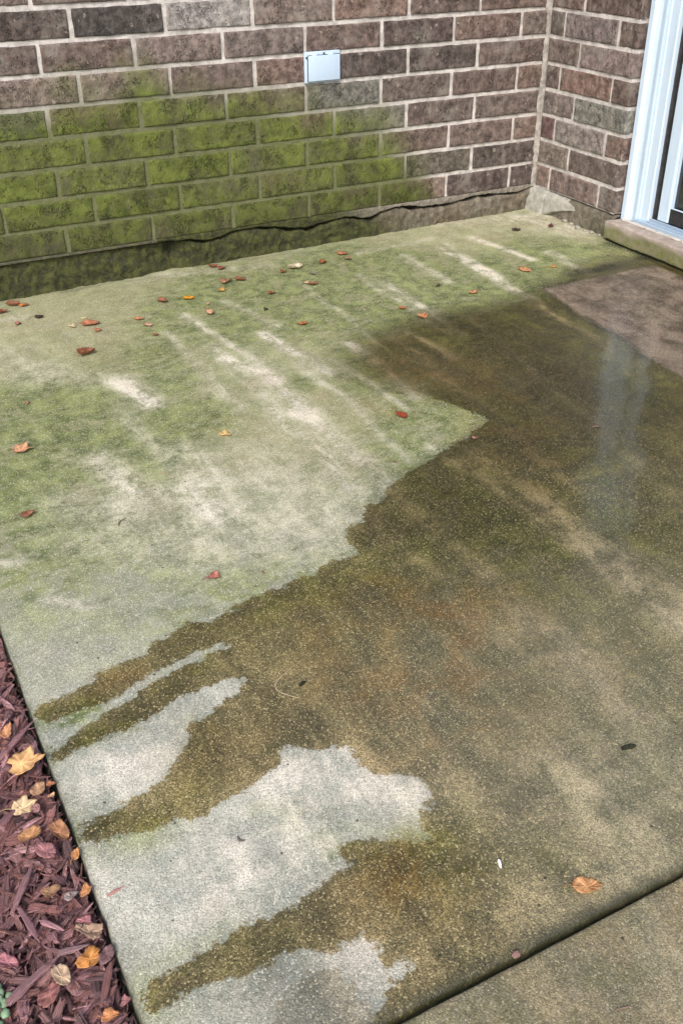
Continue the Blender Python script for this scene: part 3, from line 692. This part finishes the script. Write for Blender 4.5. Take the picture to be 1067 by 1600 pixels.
extr('door_jamb', [(.0895, y0-.067), (.034, y0-.067), (.034, y0-.075), (.037, y0-.078), (.037, y0-.108), (.040, y0-.112), (.0895, y0-.112)], .004, ZT, M['paint'], door)
extr('gap_shade', [(.0885, y0-.113), (.052, y0-.113), (.050, y0-.120), (.056, y0-.124), (.056, y0-.130), (.050, y0-.134), (.052, y0-.140), (.0885, y0-.140)], .008, ZT, M['rubber_and_gap'], door)  # black strip standing in for the shaded gap beside the track
panel_y = y0 - .141
for nm, ya, yb in (('door_stile', panel_y, panel_y-.048), ('door_stile', -1.30, -1.355), ('door_stile', -2.19, -2.24)):
    extr(nm, [(.085, ya), (.048, ya), (.046, ya-.002), (.046, yb+.008), (.050, yb), (.085, yb)], .018, ZT-.03, M['paint'], door)
mb = MB(); mb.box((.047, panel_y-.0485, .018), (.085, -1.2995, .062), .002); mb.build('bottom_rail', M['rubber_and_gap'], door)
mb = MB(); mb.box((.047, -1.3555, .018), (.085, -2.1895, .062), .002); mb.build('bottom_rail', M['rubber_and_gap'], door)
mb = MB(); mb.box((.044, panel_y-.052, .0635), (.050, -1.2995, .0665), .001); mb.build('glazing_bead', M['paint'], door)
mb = MB(); mb.box((.047, panel_y-.0485, ZT-.11), (.085, -2.1895, ZT-.03), .002); mb.build('top_rail', M['paint'], door)
mb = MB(); mb.box((.062, panel_y-.0485, .062), (.068, -1.2995, ZT-.11)); mb.build('glass_pane', M['glass'], door)
mb = MB(); mb.box((.062, -1.3555, .062), (.068, -2.1895, ZT-.11)); mb.build('glass_pane', M['glass'], door)
mb = MB(); mb.box((.03, -2.2405, .004), (.089, -2.33, ZT), .003); mb.build('door_jamb', M['paint'], door)
mb = MB(); mb.box((.024, y0-.067, -.0095), (.0885, -2.33, .0035), .002); mb.box((.030, y0-.113, .0036), (.034, -2.33, .010), .001); mb.box((.041, y0-.113, .0036), (.045, -2.33, .016), .001)
mb.build('door_sill', M['sill'], door)
# crumbly caulk line between sill and step
V, F = [], []; cy = np.arange(y0 - .02, -2.3, -.005)
for y in cy:
    w_ = .006 + .005 * nz(y, 0, 0, 40) + .003 * nz(y, 2, 0, 120); h_ = .004 + .003 * nz(y, 4, 0, 60)
    for (x, z) in ((.024, -.0125), (.022 - w_, -.0125), (.021 - w_, -.0105), (.021 - w_ * .5, -.009 + h_ * .4), (.024, -.009 + h_ * .5)): V.append((x, y, z))
for i in range(len(cy) - 1):
    for k in range(4): F.append((i*5+k, (i+1)*5+k, (i+1)*5+k+1, i*5+k+1))
child(link('caulk', mesh('caulk', V, F, True, dict(alg=np.full(len(V), .2))), M['mortar']), door)
mb = MB(); mb.box((.09, WBY - .004, -.15), (.12, -2.5, ZT)); mb.build('subframe', M['rubber_and_gap'], door)
mb = MB(); mb.box((.0, -2.331, -.1), (.12, -3.1, ZT)); mb.build('side_panel', M['paint'], door)

# ------------------------------------------------------------------ outlet cover
ux0, ux1, uz0, uz1 = -.896, -.7775, .4085, .4955
cov = tag(empty('outlet_cover', ((ux0+ux1)/2, -.004, (uz0+uz1)/2)), 'small white weatherproof outlet cover screwed to the long brick wall', 'outlet cover')
mb = MB(); mb.box((ux0, -.0065, uz0), (ux1, -.0005, uz1), .002); mb.build('back_plate', M['cover'], cov, True)
mb = MB(); mb.box((ux0+.010, -.0140, uz0+.005), (ux1-.003, -.0085, uz1-.011), .002); mb.build('lid', M['cover'], cov, True)
mb = MB(); mb.box((ux0+.0085, -.0067, uz0+.0035), (ux1-.0015, -.0084, uz1-.0095), .001); mb.build('gasket', M['rubber_and_gap'], cov)
for sx_, sz_ in ((ux0+.006, uz1-.016), ((ux0+ux1)/2+.005, uz1-.006)):
    mb = MB(); mb.tube([(sx_, -.006, sz_), (sx_, -.009, sz_)], [.0028, .0026], 10); mb.build('screw', M['rubber_and_gap'], cov)
for hx_ in (ux0+.035, ux1-.03):
    mb = MB(); mb.tube([(hx_-.012, -.010, uz1-.009), (hx_+.012, -.010, uz1-.009)], [.003, .003], 8); mb.build('hinge', M['cover'], cov, True)

# ------------------------------------------------------------------ mulch bed
V, F = [], []; gx = np.arange(-3.3, EX - .002, .03); gy = np.arange(-4.2, .0, .03)
for y in gy:
    for x in gx: V.append((x, y, -.135 + nz(x, y, 0, 6) * .012))
nx = len(gx); F = [(j*nx+i, j*nx+i+1, (j+1)*nx+i+1, (j+1)*nx+i) for j in range(len(gy)-1) for i in range(nx-1)]
tag(link('soil', mesh('soil', V, F), M['soil']), kind='structure')
MV, MF, MTn, MG = [], [], [], []
def chip(x, y, z, ln, wd, th, yaw, pitch, roll, tint, seed):
    """splintered, tapering shred of bark"""
    n = random.choice((5, 6, 7)); b = len(MV)
    R = Matrix.Rotation(yaw, 3, 'Z') @ Matrix.Rotation(pitch, 3, 'Y') @ Matrix.Rotation(roll, 3, 'X')
    bend = random.uniform(-.12, .12); t0 = random.uniform(.4, .95); t1 = random.uniform(.2, .8); twist = random.uniform(-.5, .5)
    for i in range(n):
        s = i / (n - 1); u = (s - .5) * ln
        f = (t0 + (1 - t0) * min(1, s * 4)) * (t1 + (1 - t1) * min(1, (1 - s) * 3)) * random.uniform(.72, 1.18)
        w2 = wd * .5 * f; h2 = th * .5 * f
        cz = bend * (u * u) / ln * 2; tw = twist * (s - .5)
        ring = [(-w2, -h2*.6), (-w2*.5, -h2), (w2*.7, -h2*.8), (w2, h2*.2), (w2*.35, h2*random.uniform(.6, 1.1)), (0, h2*random.uniform(.4, .8)), (-w2*.45, h2*random.uniform(.8, 1.3)), (-w2*.95, h2*.3)]
        ju = random.uniform(-.03, .03) * ln
        for (a, c) in ring:
            aa = a * math.cos(tw) - c * math.sin(tw); cc = a * math.sin(tw) + c * math.cos(tw)
            uu = u + (random.uniform(-.11, .11) * ln if i in (0, n-1) else ju)
            p = R @ Vector((uu, aa + bend * u * .3, cc + cz)); MV.append((x + p.x, y + p.y, z + p.z)); MTn.append(tint); MG.append(a / wd * 30 + seed)
    for i in range(n - 1):
        for k in range(8): MF.append((b+i*8+k, b+i*8+(k+1) % 8, b+(i+1)*8+(k+1) % 8, b+(i+1)*8+k))
    MF.append(tuple(b+k for k in range(8))[::-1]); MF.append(tuple(b+(n-1)*8+k for k in range(8)))
CT = [(.22, .098, .09), (.17, .072, .066), (.22, .115, .125), (.085, .04, .045), (.11, .055, .065), (.19, .10, .10), (.28, .155, .165), (.06, .035, .04), (.15, .07, .065)]
def chips(n, x0, x1, y0, y1, zlo, zhi, lm):
    for i in range(n):
        x = random.uniform(x0, x1); y = random.uniform(y0, y1); z = random.uniform(zlo, zhi)
        ln = random.choice((.018, .026, .034, .042, .05)) * random.uniform(.8, 1.25) * lm; wd = ln * random.uniform(.11, .30); th = wd * random.uniform(.35, .7)
        yaw = random.gauss(.9, .75) if random.random() < .65 else random.uniform(0, PI)
        t = random.choice(CT); f = random.uniform(.75, 1.25); t = tuple(c * f for c in t)
        reach = abs(math.cos(yaw)) * ln * .5 + wd * .5
        if x + reach > EX - .003: x = EX - .003 - reach - random.uniform(0, .008)
        chip(x, y, z, ln, wd, th, yaw, random.gauss(0, .30), random.gauss(0, .5), t, i % 97)
chips(8500, -2.46, EX, -2.75, -1.25, -.134, -.109, 1.0)
chips(3000, -3.1, -2.44, -3.6, -.5, -.138, -.118, 1.8)
chips(1500, -2.46, EX, -1.25, -.02, -.138, -.118, 1.5)
chips(900, -2.46, EX, -3.6, -2.75, -.138, -.118, 1.6)
for i in range(2600):
    x = random.uniform(-2.46, EX); y = random.uniform(-2.6, -1.3); ln = random.uniform(.008, .026); wd = ln * random.uniform(.06, .18)
    yaw = random.gauss(.9, 1.0); t = random.choice(CT); f = random.uniform(.8, 1.7); reach = abs(math.cos(yaw)) * ln * .5 + wd * .5
    x = min(x, EX - .002 - reach)
    chip(x, y, random.uniform(-.112, -.104), ln, wd, wd * .7, yaw, random.gauss(0, .35), random.gauss(0, .5), tuple(c * f for c in t), i % 97)
me = mesh('mulch', MV, MF, False, dict(tint=np.array(MTn), grain=np.array(MG)))
tag(link('mulch', me, M['chip']), 'shredded reddish brown bark mulch filling the bed along the patio edge', 'mulch', kind='stuff')

# ------------------------------------------------------------------ fallen leaves
def leaf_outline(kind, seed, n=44):
    r = random.Random(seed); out = []
    for i in range(n):
        a = 2 * PI * i / n
        if kind == 'maple':
            lob = [(0, 1.0, .52), (.95, .88, .46), (-.95, .86, .46), (1.95, .70, .50), (-1.95, .68, .50)]
            d = .60
            for (la, lr, lw) in lob:
                q = (a - la + PI) % (2 * PI) - PI
                d = max(d, .44 + (lr - .44) * max(0, 1 - abs(q) / lw) ** .8)
            d *= 1 + .05 * math.sin(a * 17 + seed)
            if abs((a + PI) % (2*PI) - PI) > 2.9: d *= .65
            out.append((math.cos(a) * d, math.sin(a) * d * .95))
        elif kind == 'oval':
            x = math.cos(a); y = math.sin(a) * .64 * (1 - .25 * x)
            if x > .8: y *= .75
            f = 1 + .05 * math.sin(i * 2.7 + seed) + r.uniform(-.02, .02); out.append((x * f, y * f))
        else:   # torn
            d = .72 + .24 * math.sin(a * 3 + seed) * .6 + r.uniform(-.10, .10); out.append((math.cos(a) * d, math.sin(a) * d * .72))
    return out
def make_leaf(name, kind, size, tint, curl, seed, stem=0.0, wave=.12):
    r = random.Random(seed * 7 + 1); out = leaf_outline(kind, seed); n = len(out); rings = 5
    V = [(0, 0, 0)]; vn = [1.0]; tt = []
    for k in range(1, rings + 1):
        f = k / rings
        for (x, y) in out: V.append((x * f, y * f, 0)); 
        for i in range(n):
            a = 2 * PI * i / n; q = 0
            for la in ((0, .95, -.95, 1.95, -1.95, PI) if kind == 'maple' else (0, PI, .7, -.7, 2.2, -2.2)):
                d_ = abs((a - la + PI) % (2 * PI) - PI) * f
                q = max(q, 1 - d_ / .09)
            vn.append(max(0, q))
    W = []
    fold = curl * r.uniform(.8, 1.2); ca = r.uniform(-.5, .5)
    for (x, y, _) in V:
        xr = x * math.cos(ca) + y * math.sin(ca); yr = -x * math.sin(ca) + y * math.cos(ca)
        yc = yr; ang = fold * 1.6 * yr
        if abs(fold) > .01: yy = math.sin(ang) / (fold * 1.6); zc = (1 - math.cos(ang)) / (fold * 1.6)
        else: yy, zc = yc, 0
        xx = xr; ang2 = fold * .7 * xr
        if abs(fold) > .01: xx = math.sin(ang2) / (fold * .7); zc += (1 - math.cos(ang2)) / (fold * .7) * .6
        z = zc + wave * (nz(x, y, seed, 2.2) + .4 * nz(x, y, seed, 6))
        xb = xx * math.cos(-ca) + yy * math.sin(-ca); yb = -xx * math.sin(-ca) + yy * math.cos(-ca)
        W.append(Vector((xb, yb, z)) * size * .5)
    lo = min(v.z for v in W); W = [v - Vector((0, 0, lo)) for v in W]
    F = [(0, 1 + i, 1 + (i + 1) % n) for i in range(n)]
    for k in range(rings - 1):
        for i in range(n): a = 1 + k*n + i; b = 1 + k*n + (i+1) % n; F.append((a, a + n, b + n, b))
    # real thickness
    m = len(W); T = .00035; W2 = [v + Vector((0, 0, T)) for v in W]
    F2 = [tuple(i + m for i in f) for f in F]; F1 = [tuple(reversed(f)) for f in F]
    rim = [1 + (rings-1)*n + i for i in range(n)]
    side = [(rim[i], rim[(i+1) % n], rim[(i+1) % n] + m, rim[i] + m) for i in range(n)]
    tn = []
    for v in V:
        q = 1 + .25 * nz(v[0], v[1], seed, 1.6); e = math.hypot(v[0], v[1]); g = tuple(c * q * (1 - .22 * max(0, e - .6)) for c in tint); tn.append(g)
    me = mesh(name, W + W2, F1 + F2 + side, True, dict(tint=np.array(tn + tn), vein=np.array(vn + vn)))
    o = link(name, me, M['leaf'])
    if stem > 0:
        mb = MB(); L_ = size * stem
        b0 = W[1 + (rings-1)*n + n//2] if kind != 'torn' else W[1 + (rings-1)*n + n//2]
        pts = [b0 + Vector((-L_ * t, L_ * .35 * math.sin(t * 2.2), max(.0, (1 - t)) * 0 + .0006 + .002 * math.sin(t * PI))) - Vector((0, 0, b0.z * t)) for t in (0, .25, .5, .75, 1)]
        mb.tube([p + Vector((0, 0, .0004)) for p in pts], [.0009, .0007, .0006, .0006, .0009], 5)
        sm_ = mesh('stem', mb.V, mb.F, True, dict(tint=np.tile(np.array(tint) * .55, (len(mb.V), 1)), vein=np.zeros(len(mb.V)))); s = link('stem', sm_, M['leaf']); s.parent = o
    return o
OR = (.55, .20, .06); BR = (.28, .10, .045); RB = (.26, .07, .035); CR = (.72, .60, .36); TN = (.62, .40, .20); DKB = (.06, .03, .025); PK = (.56, .27, .20); YL = (.80, .52, .12); PCH = (.68, .36, .20); GRY = (.30, .25, .23)
# u, v, size px, image angle deg, kind, colour, curl, stem, label
LEAVES = [
 (4,489,20,20,'torn',RB,1.2,0,'dark red-brown curled leaf half out of frame at the foot of the long wall'),
 (21,478,22,5,'oval',BR,1.5,0,'brown rolled leaf against the mossy foundation'),
 (37,478,19,0,'torn',OR,.8,0,'bright orange folded leaf beside a brown rolled leaf at the foot of the wall'),
 (62,497,14,10,'oval',DKB,1.8,.5,'small black curled leaf scrap below the orange folded leaf by the wall'),
 (28,506,13,80,'oval',PK,.8,.4,'narrow pinkish leaf lying point up near the left edge'),
 (132,497,10,10,'oval',(.80,.74,.40),.2,0,'tiny pale yellow oval leaf near the foundation'),
 (113,511,17,-20,'torn',CR,1.2,0,'cream curled leaf scrap left of a pair of orange-brown leaves'),
 (142,507,26,5,'oval',(.50,.20,.10),.7,.3,'flat orange-brown leaf, upper one of a touching pair'),
 (152,517,17,-25,'torn',(.50,.20,.09),.6,0,'orange-brown torn leaf, lower one of a touching pair'),
 (136,554,30,15,'oval',BR,1.7,0,'long red-brown rolled leaf lying alone below the touching pair'),
 (217,499,18,0,'torn',(.60,.26,.12),.6,0,'orange square-ish leaf touching a salmon curled leaf'),
 (231,509,18,-5,'torn',(.62,.36,.26),1.1,0,'salmon curled leaf with a dark edge touching an orange one'),
 (244,524,9,0,'oval',BR,.8,0,'tiny brown leaf below the salmon curled leaf'),
 (255,472,18,-15,'oval',BR,1.4,0,'dark brown curled leaf left of the bright yellow-orange one'),
 (295,467,18,5,'oval',(.78,.36,.03),.5,0,'bright yellow-orange oval leaf, the most vivid on the patio'),
 (325,475,11,80,'torn',(.62,.42,.30),.8,0,'small tan scrap just above a cream and red curled leaf'),
 (327,490,20,-35,'oval',(.62,.38,.24),1.3,0,'cream and red curled leaf under a small tan scrap'),
 (332,417,18,0,'torn',RB,1.0,0,'red-brown leaf at the left of the clump by the foundation crack'),
 (346,420,18,15,'torn',(.30,.085,.045),1.2,0,'rust red leaf at the right of the clump by the foundation crack'),
 (347,453,14,75,'oval',(.72,.42,.12),.4,0,'small golden leaf hanging below a brown and cream sliver'),
 (354,441,22,14,'oval',(.46,.26,.15),1.5,0,'brown and cream sliver of leaf above a small golden leaf'),
 (376,438,17,0,'oval',BR,1.2,0,'brown curled leaf right of the brown and cream sliver'),
 (415,484,13,90,'torn',(.02,.03,.022),1.5,.3,'black pointed leaf scrap standing up on the green patio'),
 (424,459,16,5,'torn',BR,1.1,0,'brown crumpled leaf above the black pointed scrap'),
 (443,425,16,20,'torn',BR,1.3,0,'dark brown curled leaf touching the left end of a big cream leaf'),
 (461,419,24,10,'oval',(.74,.64,.46),1.1,0,'big cream curled leaf near the foundation'),
 (478,443,16,0,'torn',(.62,.48,.28),1.1,0,'cream speckled scrap at the left of a brown crumpled leaf'),
 (489,445,20,-10,'torn',(.27,.12,.07),1.3,0,'brown crumpled leaf touching a cream speckled scrap'),
 (489,428,14,0,'torn',GRY,.8,0,'faded grey leaf right of the big cream leaf'),
 (473,507,19,10,'torn',(.42,.14,.05),1.0,.2,'orange-brown leaf lying on the brightest green algae'),
 (504,410,16,80,'oval',(.42,.14,.05),.8,0,'upright orange-brown leaf close to the mossy foundation'),
 (536,397,17,0,'oval',(.50,.20,.10),.7,0,'flat orange-brown leaf nearest the foundation'),
 (543,405,17,-8,'torn',(.33,.22,.13),1.2,0,'brown and cream broken leaf just below the leaf nearest the foundation'),
 (629,482,12,0,'oval',(.55,.18,.06),.7,0,'small orange leaf left of a broad orange maple leaf'),
 (660,495,24,60,'maple',(.60,.27,.12),.7,.2,'broad orange maple leaf on the pale streak of the patio'),
 (740,458,20,15,'torn',(.60,.30,.14),.8,.2,'tan-orange leaf beside the upper dark wet area'),
 (685,447,12,60,'torn',(.10,.06,.04),1.5,.4,'dark curled twig-like leaf scrap left of the tan-orange leaf'),
 (820,423,22,-20,'oval',(.66,.34,.15),.6,.25,'orange pointed leaf, left one of two below the return wall'),
 (865,418,15,10,'torn',(.64,.33,.12),.6,.8,'small orange leaf with long stem, right one of two below the return wall'),
 (806,360,14,5,'oval',(.06,.015,.025),.8,0,'thin dark purple leaf in the corner of the patio'),
 (861,354,16,20,'torn',(.15,.02,.03),1.0,0,'dark crimson leaf lying below the pale corner lump'),
 (628,650,21,-25,'oval',(.36,.055,.015),.6,.15,'rust red oval leaf at the middle of the patio'),
 (742,685,11,10,'torn',(.42,.20,.16),.5,0,'faint pinkish scrap on the tip of the wet stain'),
 (352,680,24,-15,'torn',(.72,.50,.20),.5,.4,'golden tan square leaf with stem on the dry concrete'),
 (32,705,36,5,'maple',PCH,.5,.25,'peach coloured maple leaf on the green algae near the left edge'),
 (45,806,24,25,'oval',(.33,.14,.08),1.5,.6,'brown curled leaf with hooked stem near the left edge'),
 (334,903,28,20,'torn',(.50,.18,.13),1.0,.15,'pink-red curled leaf above the narrow wet tongue'),
 (917,1388,42,5,'oval',(.66,.34,.14),.5,.25,'large orange leaf lying just above the slab joint'),
 (43,631,10,80,'oval',(.50,.24,.16),.8,0,'tiny pink leaf scrap on green algae above the peach maple leaf'),
 # on the mulch
 (10,1146,34,60,'torn',(.70,.34,.17),.8,0,'rounded orange leaf on the mulch above a long bark strip'),
 (36,1196,66,12,'maple',(.78,.46,.20),.6,.0,'large tan maple leaf on the mulch beside the slab edge'),
 (60,1235,30,70,'oval',(.68,.40,.23),.7,0,'tan oval leaf on the mulch under the large maple leaf'),
 (80,1226,14,0,'oval',(.50,.20,.09),.8,0,'small orange-brown leaf tucked against the slab edge'),
 (81,1244,14,30,'torn',(.72,.42,.24),.8,0,'small peach scrap just below the small orange-brown leaf by the slab edge'),
 (34,1264,46,20,'maple',(.84,.62,.36),.6,.5,'pale yellow maple leaf on the mulch, the palest of the bed'),
 (56,1266,20,-70,'oval',(.55,.30,.27),.8,0,'dusty pink leaf tucked under the pale yellow maple leaf'),
 (48,1308,38,40,'oval',(.66,.34,.15),1.1,0,'orange curled leaf on the mulch below the pale yellow maple leaf'),
 (94,1302,40,-50,'oval',(.42,.20,.10),1.0,0,'brown-orange leaf leaning toward the slab edge'),
 (73,1332,38,-40,'oval',(.42,.19,.20),.5,0,'flat rose coloured leaf on the mulch below the brown-orange leaf'),
 (120,1336,20,70,'oval',(.68,.32,.12),.8,.3,'small bright orange leaf standing against the slab edge'),
 (136,1392,27,75,'torn',(.66,.30,.12),.8,0,'orange leaf wedged between bark and slab, above the pink one'),
 (79,1396,36,30,'torn',(.34,.19,.10),1.0,0,'dull brown crumpled leaf on the mulch'),
 (113,1401,22,20,'oval',(.34,.29,.28),.6,0,'rounded grey leaf on the mulch right of the dull brown one'),
 (133,1440,28,-10,'torn',(.50,.20,.22),.6,0,'pink leaf lying on top of a crumpled tan leaf'),
 (140,1458,54,-15,'torn',(.56,.37,.25),1.0,0,'broad crumpled tan leaf on the mulch under the pink one'),
 (140,1500,54,40,'torn',(.74,.32,.08),.9,0,'bright orange curled leaf, the most vivid on the mulch'),
 (168,1494,32,70,'oval',(.25,.14,.15),.6,0,'flat purplish grey leaf between the bright orange leaf and the slab'),
 (97,1528,38,-60,'oval',(.66,.48,.32),.7,0,'cream oval leaf on the mulch above a reddish oval leaf'),
 (79,1556,42,60,'oval',(.34,.14,.13),.5,.2,'reddish brown oval leaf partly under the cream one'),
 (172,1588,34,20,'torn',(.70,.30,.12),.8,.2,'orange leaf at the bottom edge of the picture on the mulch'),
 (12,1506,34,-15,'oval',(.46,.18,.21),1.0,0,'pink curled leaf at the left edge of the mulch'),
 (196,1565,22,60,'torn',(.42,.18,.19),.5,0,'small rose leaf against the slab edge near the bottom'),
]
for i, (u, v, px, ang, kind, tint, curl, stem, lab) in enumerate(LEAVES):
    mulch = (kind and v > 1100 and u < 210)
    zpl = -.100 if mulch else None
    def P(uu, vv): return onplane(uu, vv, 'z', zpl) if mulch else onplane(uu, vv)
    c = P(u, v); a = P(u + 4, v); b = P(u + 4 * math.cos(math.radians(ang)), v - 4 * math.sin(math.radians(ang)))
    mpp = (a - c).length / 4; d = b - c
    o = make_leaf('fallen_leaf', kind, px * mpp * 1.15, tint, curl, i + 3, stem, .16 if mulch else .12)
    z = c.z if mulch else fz(c.x, c.y) + .0016
    o.location = (min(c.x, EX - px * mpp * .45) if mulch else c.x, c.y, z)
    o.rotation_euler = (random.uniform(-.15, .15), random.uniform(-.15, .15), math.atan2(d.y, d.x)) if mulch else (0, 0, math.atan2(d.y, d.x))
    tag(o, lab, 'leaf', 'fallen leaves on the mulch' if mulch else 'fallen leaves on the patio')

# ------------------------------------------------------------------ twigs, chips and specks on the slab
def wood_bit(name, u0, v0, u1, v1, wd, tint, lab, cat, bend=0.0, pts_n=6):
    a = onplane(u0, v0); b = onplane(u1, v1); c = (a + b) / 2; mb = MB(); d = b - a; nrm = Vector((-d.y, d.x, 0))
    pts = []; rs = []
    for k in range(pts_n):
        t = k / (pts_n - 1); p = a + d * t + nrm * bend * math.sin(t * PI) - c; p.z = fz(p.x + c.x, p.y + c.y) - c.z + wd * .55 + .001 + .3 * wd * math.sin(t * 5)
        pts.append(p); rs.append(wd * (.35 + .65 * math.sin(PI * min(1, t * .8 + .15))) * random.uniform(.8, 1.15))
    mb.tube(pts, rs, 7)
    me = mesh(name, mb.V, mb.F, False, dict(tint=np.tile(np.array(tint), (len(mb.V), 1)), grain=np.zeros(len(mb.V)))); o = link(name, me, M['joint'] if sum(tint) < .08 else M['chip']); o.location = c
    return tag(o, lab, cat)
wood_bit('wood_chip', 168,1403,196,1386,.0022,(.20,.10,.09),'thin reddish wood chip on the dry concrete near the mulch','wood chip')
wood_bit('bark_piece', 971,1173,992,1167,.0042,(.022,.02,.022),'black bark flake on the wet concrete above the slab joint','bark')
wood_bit('seed', 468,1074,477,1066,.0032,(.02,.015,.015),'black seed lying on the wet concrete beside a thin curved stalk','seed')
wood_bit('stalk', 452,1048,468,1092,.0007,(.25,.22,.15),'thin curved stalk beside the black seed','stalk',-.45,10)
wood_bit('twig', 186,824,198,810,.0012,(.05,.04,.03),'short forked twig on the dry concrete left of middle','twig',.2)
wood_bit('larva', 372,1309,384,1314,.0018,(.03,.03,.03),'tiny dark curled worm-like scrap on the pale dry patch','scrap',-.4,8)
wood_bit('bark_speck', 408,895,414,896,.002,(.06,.04,.03),'tiny brown speck right of the pink-red curled leaf','speck')
wood_bit('bark_speck', 613,722,621,723,.002,(.03,.03,.02),'tiny dark speck above the edge of the wet stain','speck')
wood_bit('bark_speck', 925,668,937,667,.002,(.04,.03,.02),'dark sliver on the wet concrete below the doorway','speck')
wood_bit('paint_flake', 779,1346,782,1358,.0018,(.85,.85,.9),'tiny white paint flake on the wet concrete','flake')
wood_bit('bark_piece', 801,1499,812,1491,.004,(.10,.06,.05),'brown bark bit wedged in the slab joint','bark')
wood_bit('twig', 597,1497,604,1491,.0012,(.10,.10,.06),'short olive twig on the small dry patch near the joint','twig')
wood_bit('twig', 960,1581,984,1574,.0012,(.08,.06,.04),'thin dark twig on the front slab below the joint','twig')
wood_bit('pine_needle', 100,676,112,672,.0009,(.10,.08,.05),'dark pine needle on the green algae','needle')
wood_bit('pine_needle', 246,740,258,738,.0010,(.20,.12,.08),'brown pine needle on the dry concrete','needle')
# long bark strip lying across the mulch
MV, MF, MTn, MG = [], [], [], []
def strip(u0, v0, u1, v1, wd, tint, lab):
    global MV, MF, MTn, MG
    MV, MF, MTn, MG = [], [], [], []
    a = onplane(u0, v0, 'z', -.099); b = onplane(u1, v1, 'z', -.099); c = (a + b) / 2
    if max(a.x, b.x) > EX - .006: sh = max(a.x, b.x) - EX + .006; c.x -= sh
    chip(0, 0, 0, (b - a).length, wd * .75, wd * .45, math.atan2((b-a).y, (b-a).x), 0, .15, tint, 5)
    o = link('bark_strip', mesh('bark_strip', MV, MF, False, dict(tint=np.array(MTn), grain=np.array(MG))), M['chip']); o.location = c
    tag(o, lab, 'bark strip', 'large bark strips on the mulch')
strip(-10,1200,50,1128,.011,(.25,.13,.14),'long straight bark strip lying above the large tan maple leaf')
strip(10,1570,88,1495,.013,(.20,.11,.12),'longest bark strip, slanting beside the cream oval leaf')
strip(20,1425,50,1350,.010,(.24,.13,.14),'pale upright bark strip in the middle of the mulch')
strip(62,1440,98,1452,.010,(.30,.16,.18),'pinkish short bark strip left of the crumpled tan leaf')
strip(160,1570,172,1508,.013,(.17,.075,.07),'broad red-brown bark strip upright beside the slab')
strip(92,1490,135,1478,.010,(.24,.15,.16),'pale-topped bark strip touching the bright orange leaf')
strip(0,1290,30,1260,.012,(.16,.08,.09),'dark flat bark strip left of the pale yellow maple leaf')
strip(30,1420,60,1470,.009,(.21,.11,.13),'grey-pink bark strip slanting down to the right')

# ------------------------------------------------------------------ small succulent at the lower left of the bed
plc = onplane(-14, 1586, 'z', -.116); mb = MB()
PLAB = ('small blue-green succulent plant at the lower left of the mulch bed', 'plant')
mg = mat_simple('succulent_green', (.16, .30, .17), (.30, .42, .26), 60, .5, .2)
for k in range(26):
    r_ = .004 + .0009 * k; a_ = k * 2.4
    rock(mb, (plc.x + math.cos(a_) * r_, plc.y + math.sin(a_) * r_, plc.z + .010 + .008 * (1 - k / 26)), .0052, k, .5)
o = link('succulent', mesh('succulent', mb.V, mb.F), mg); tag(o, *PLAB)
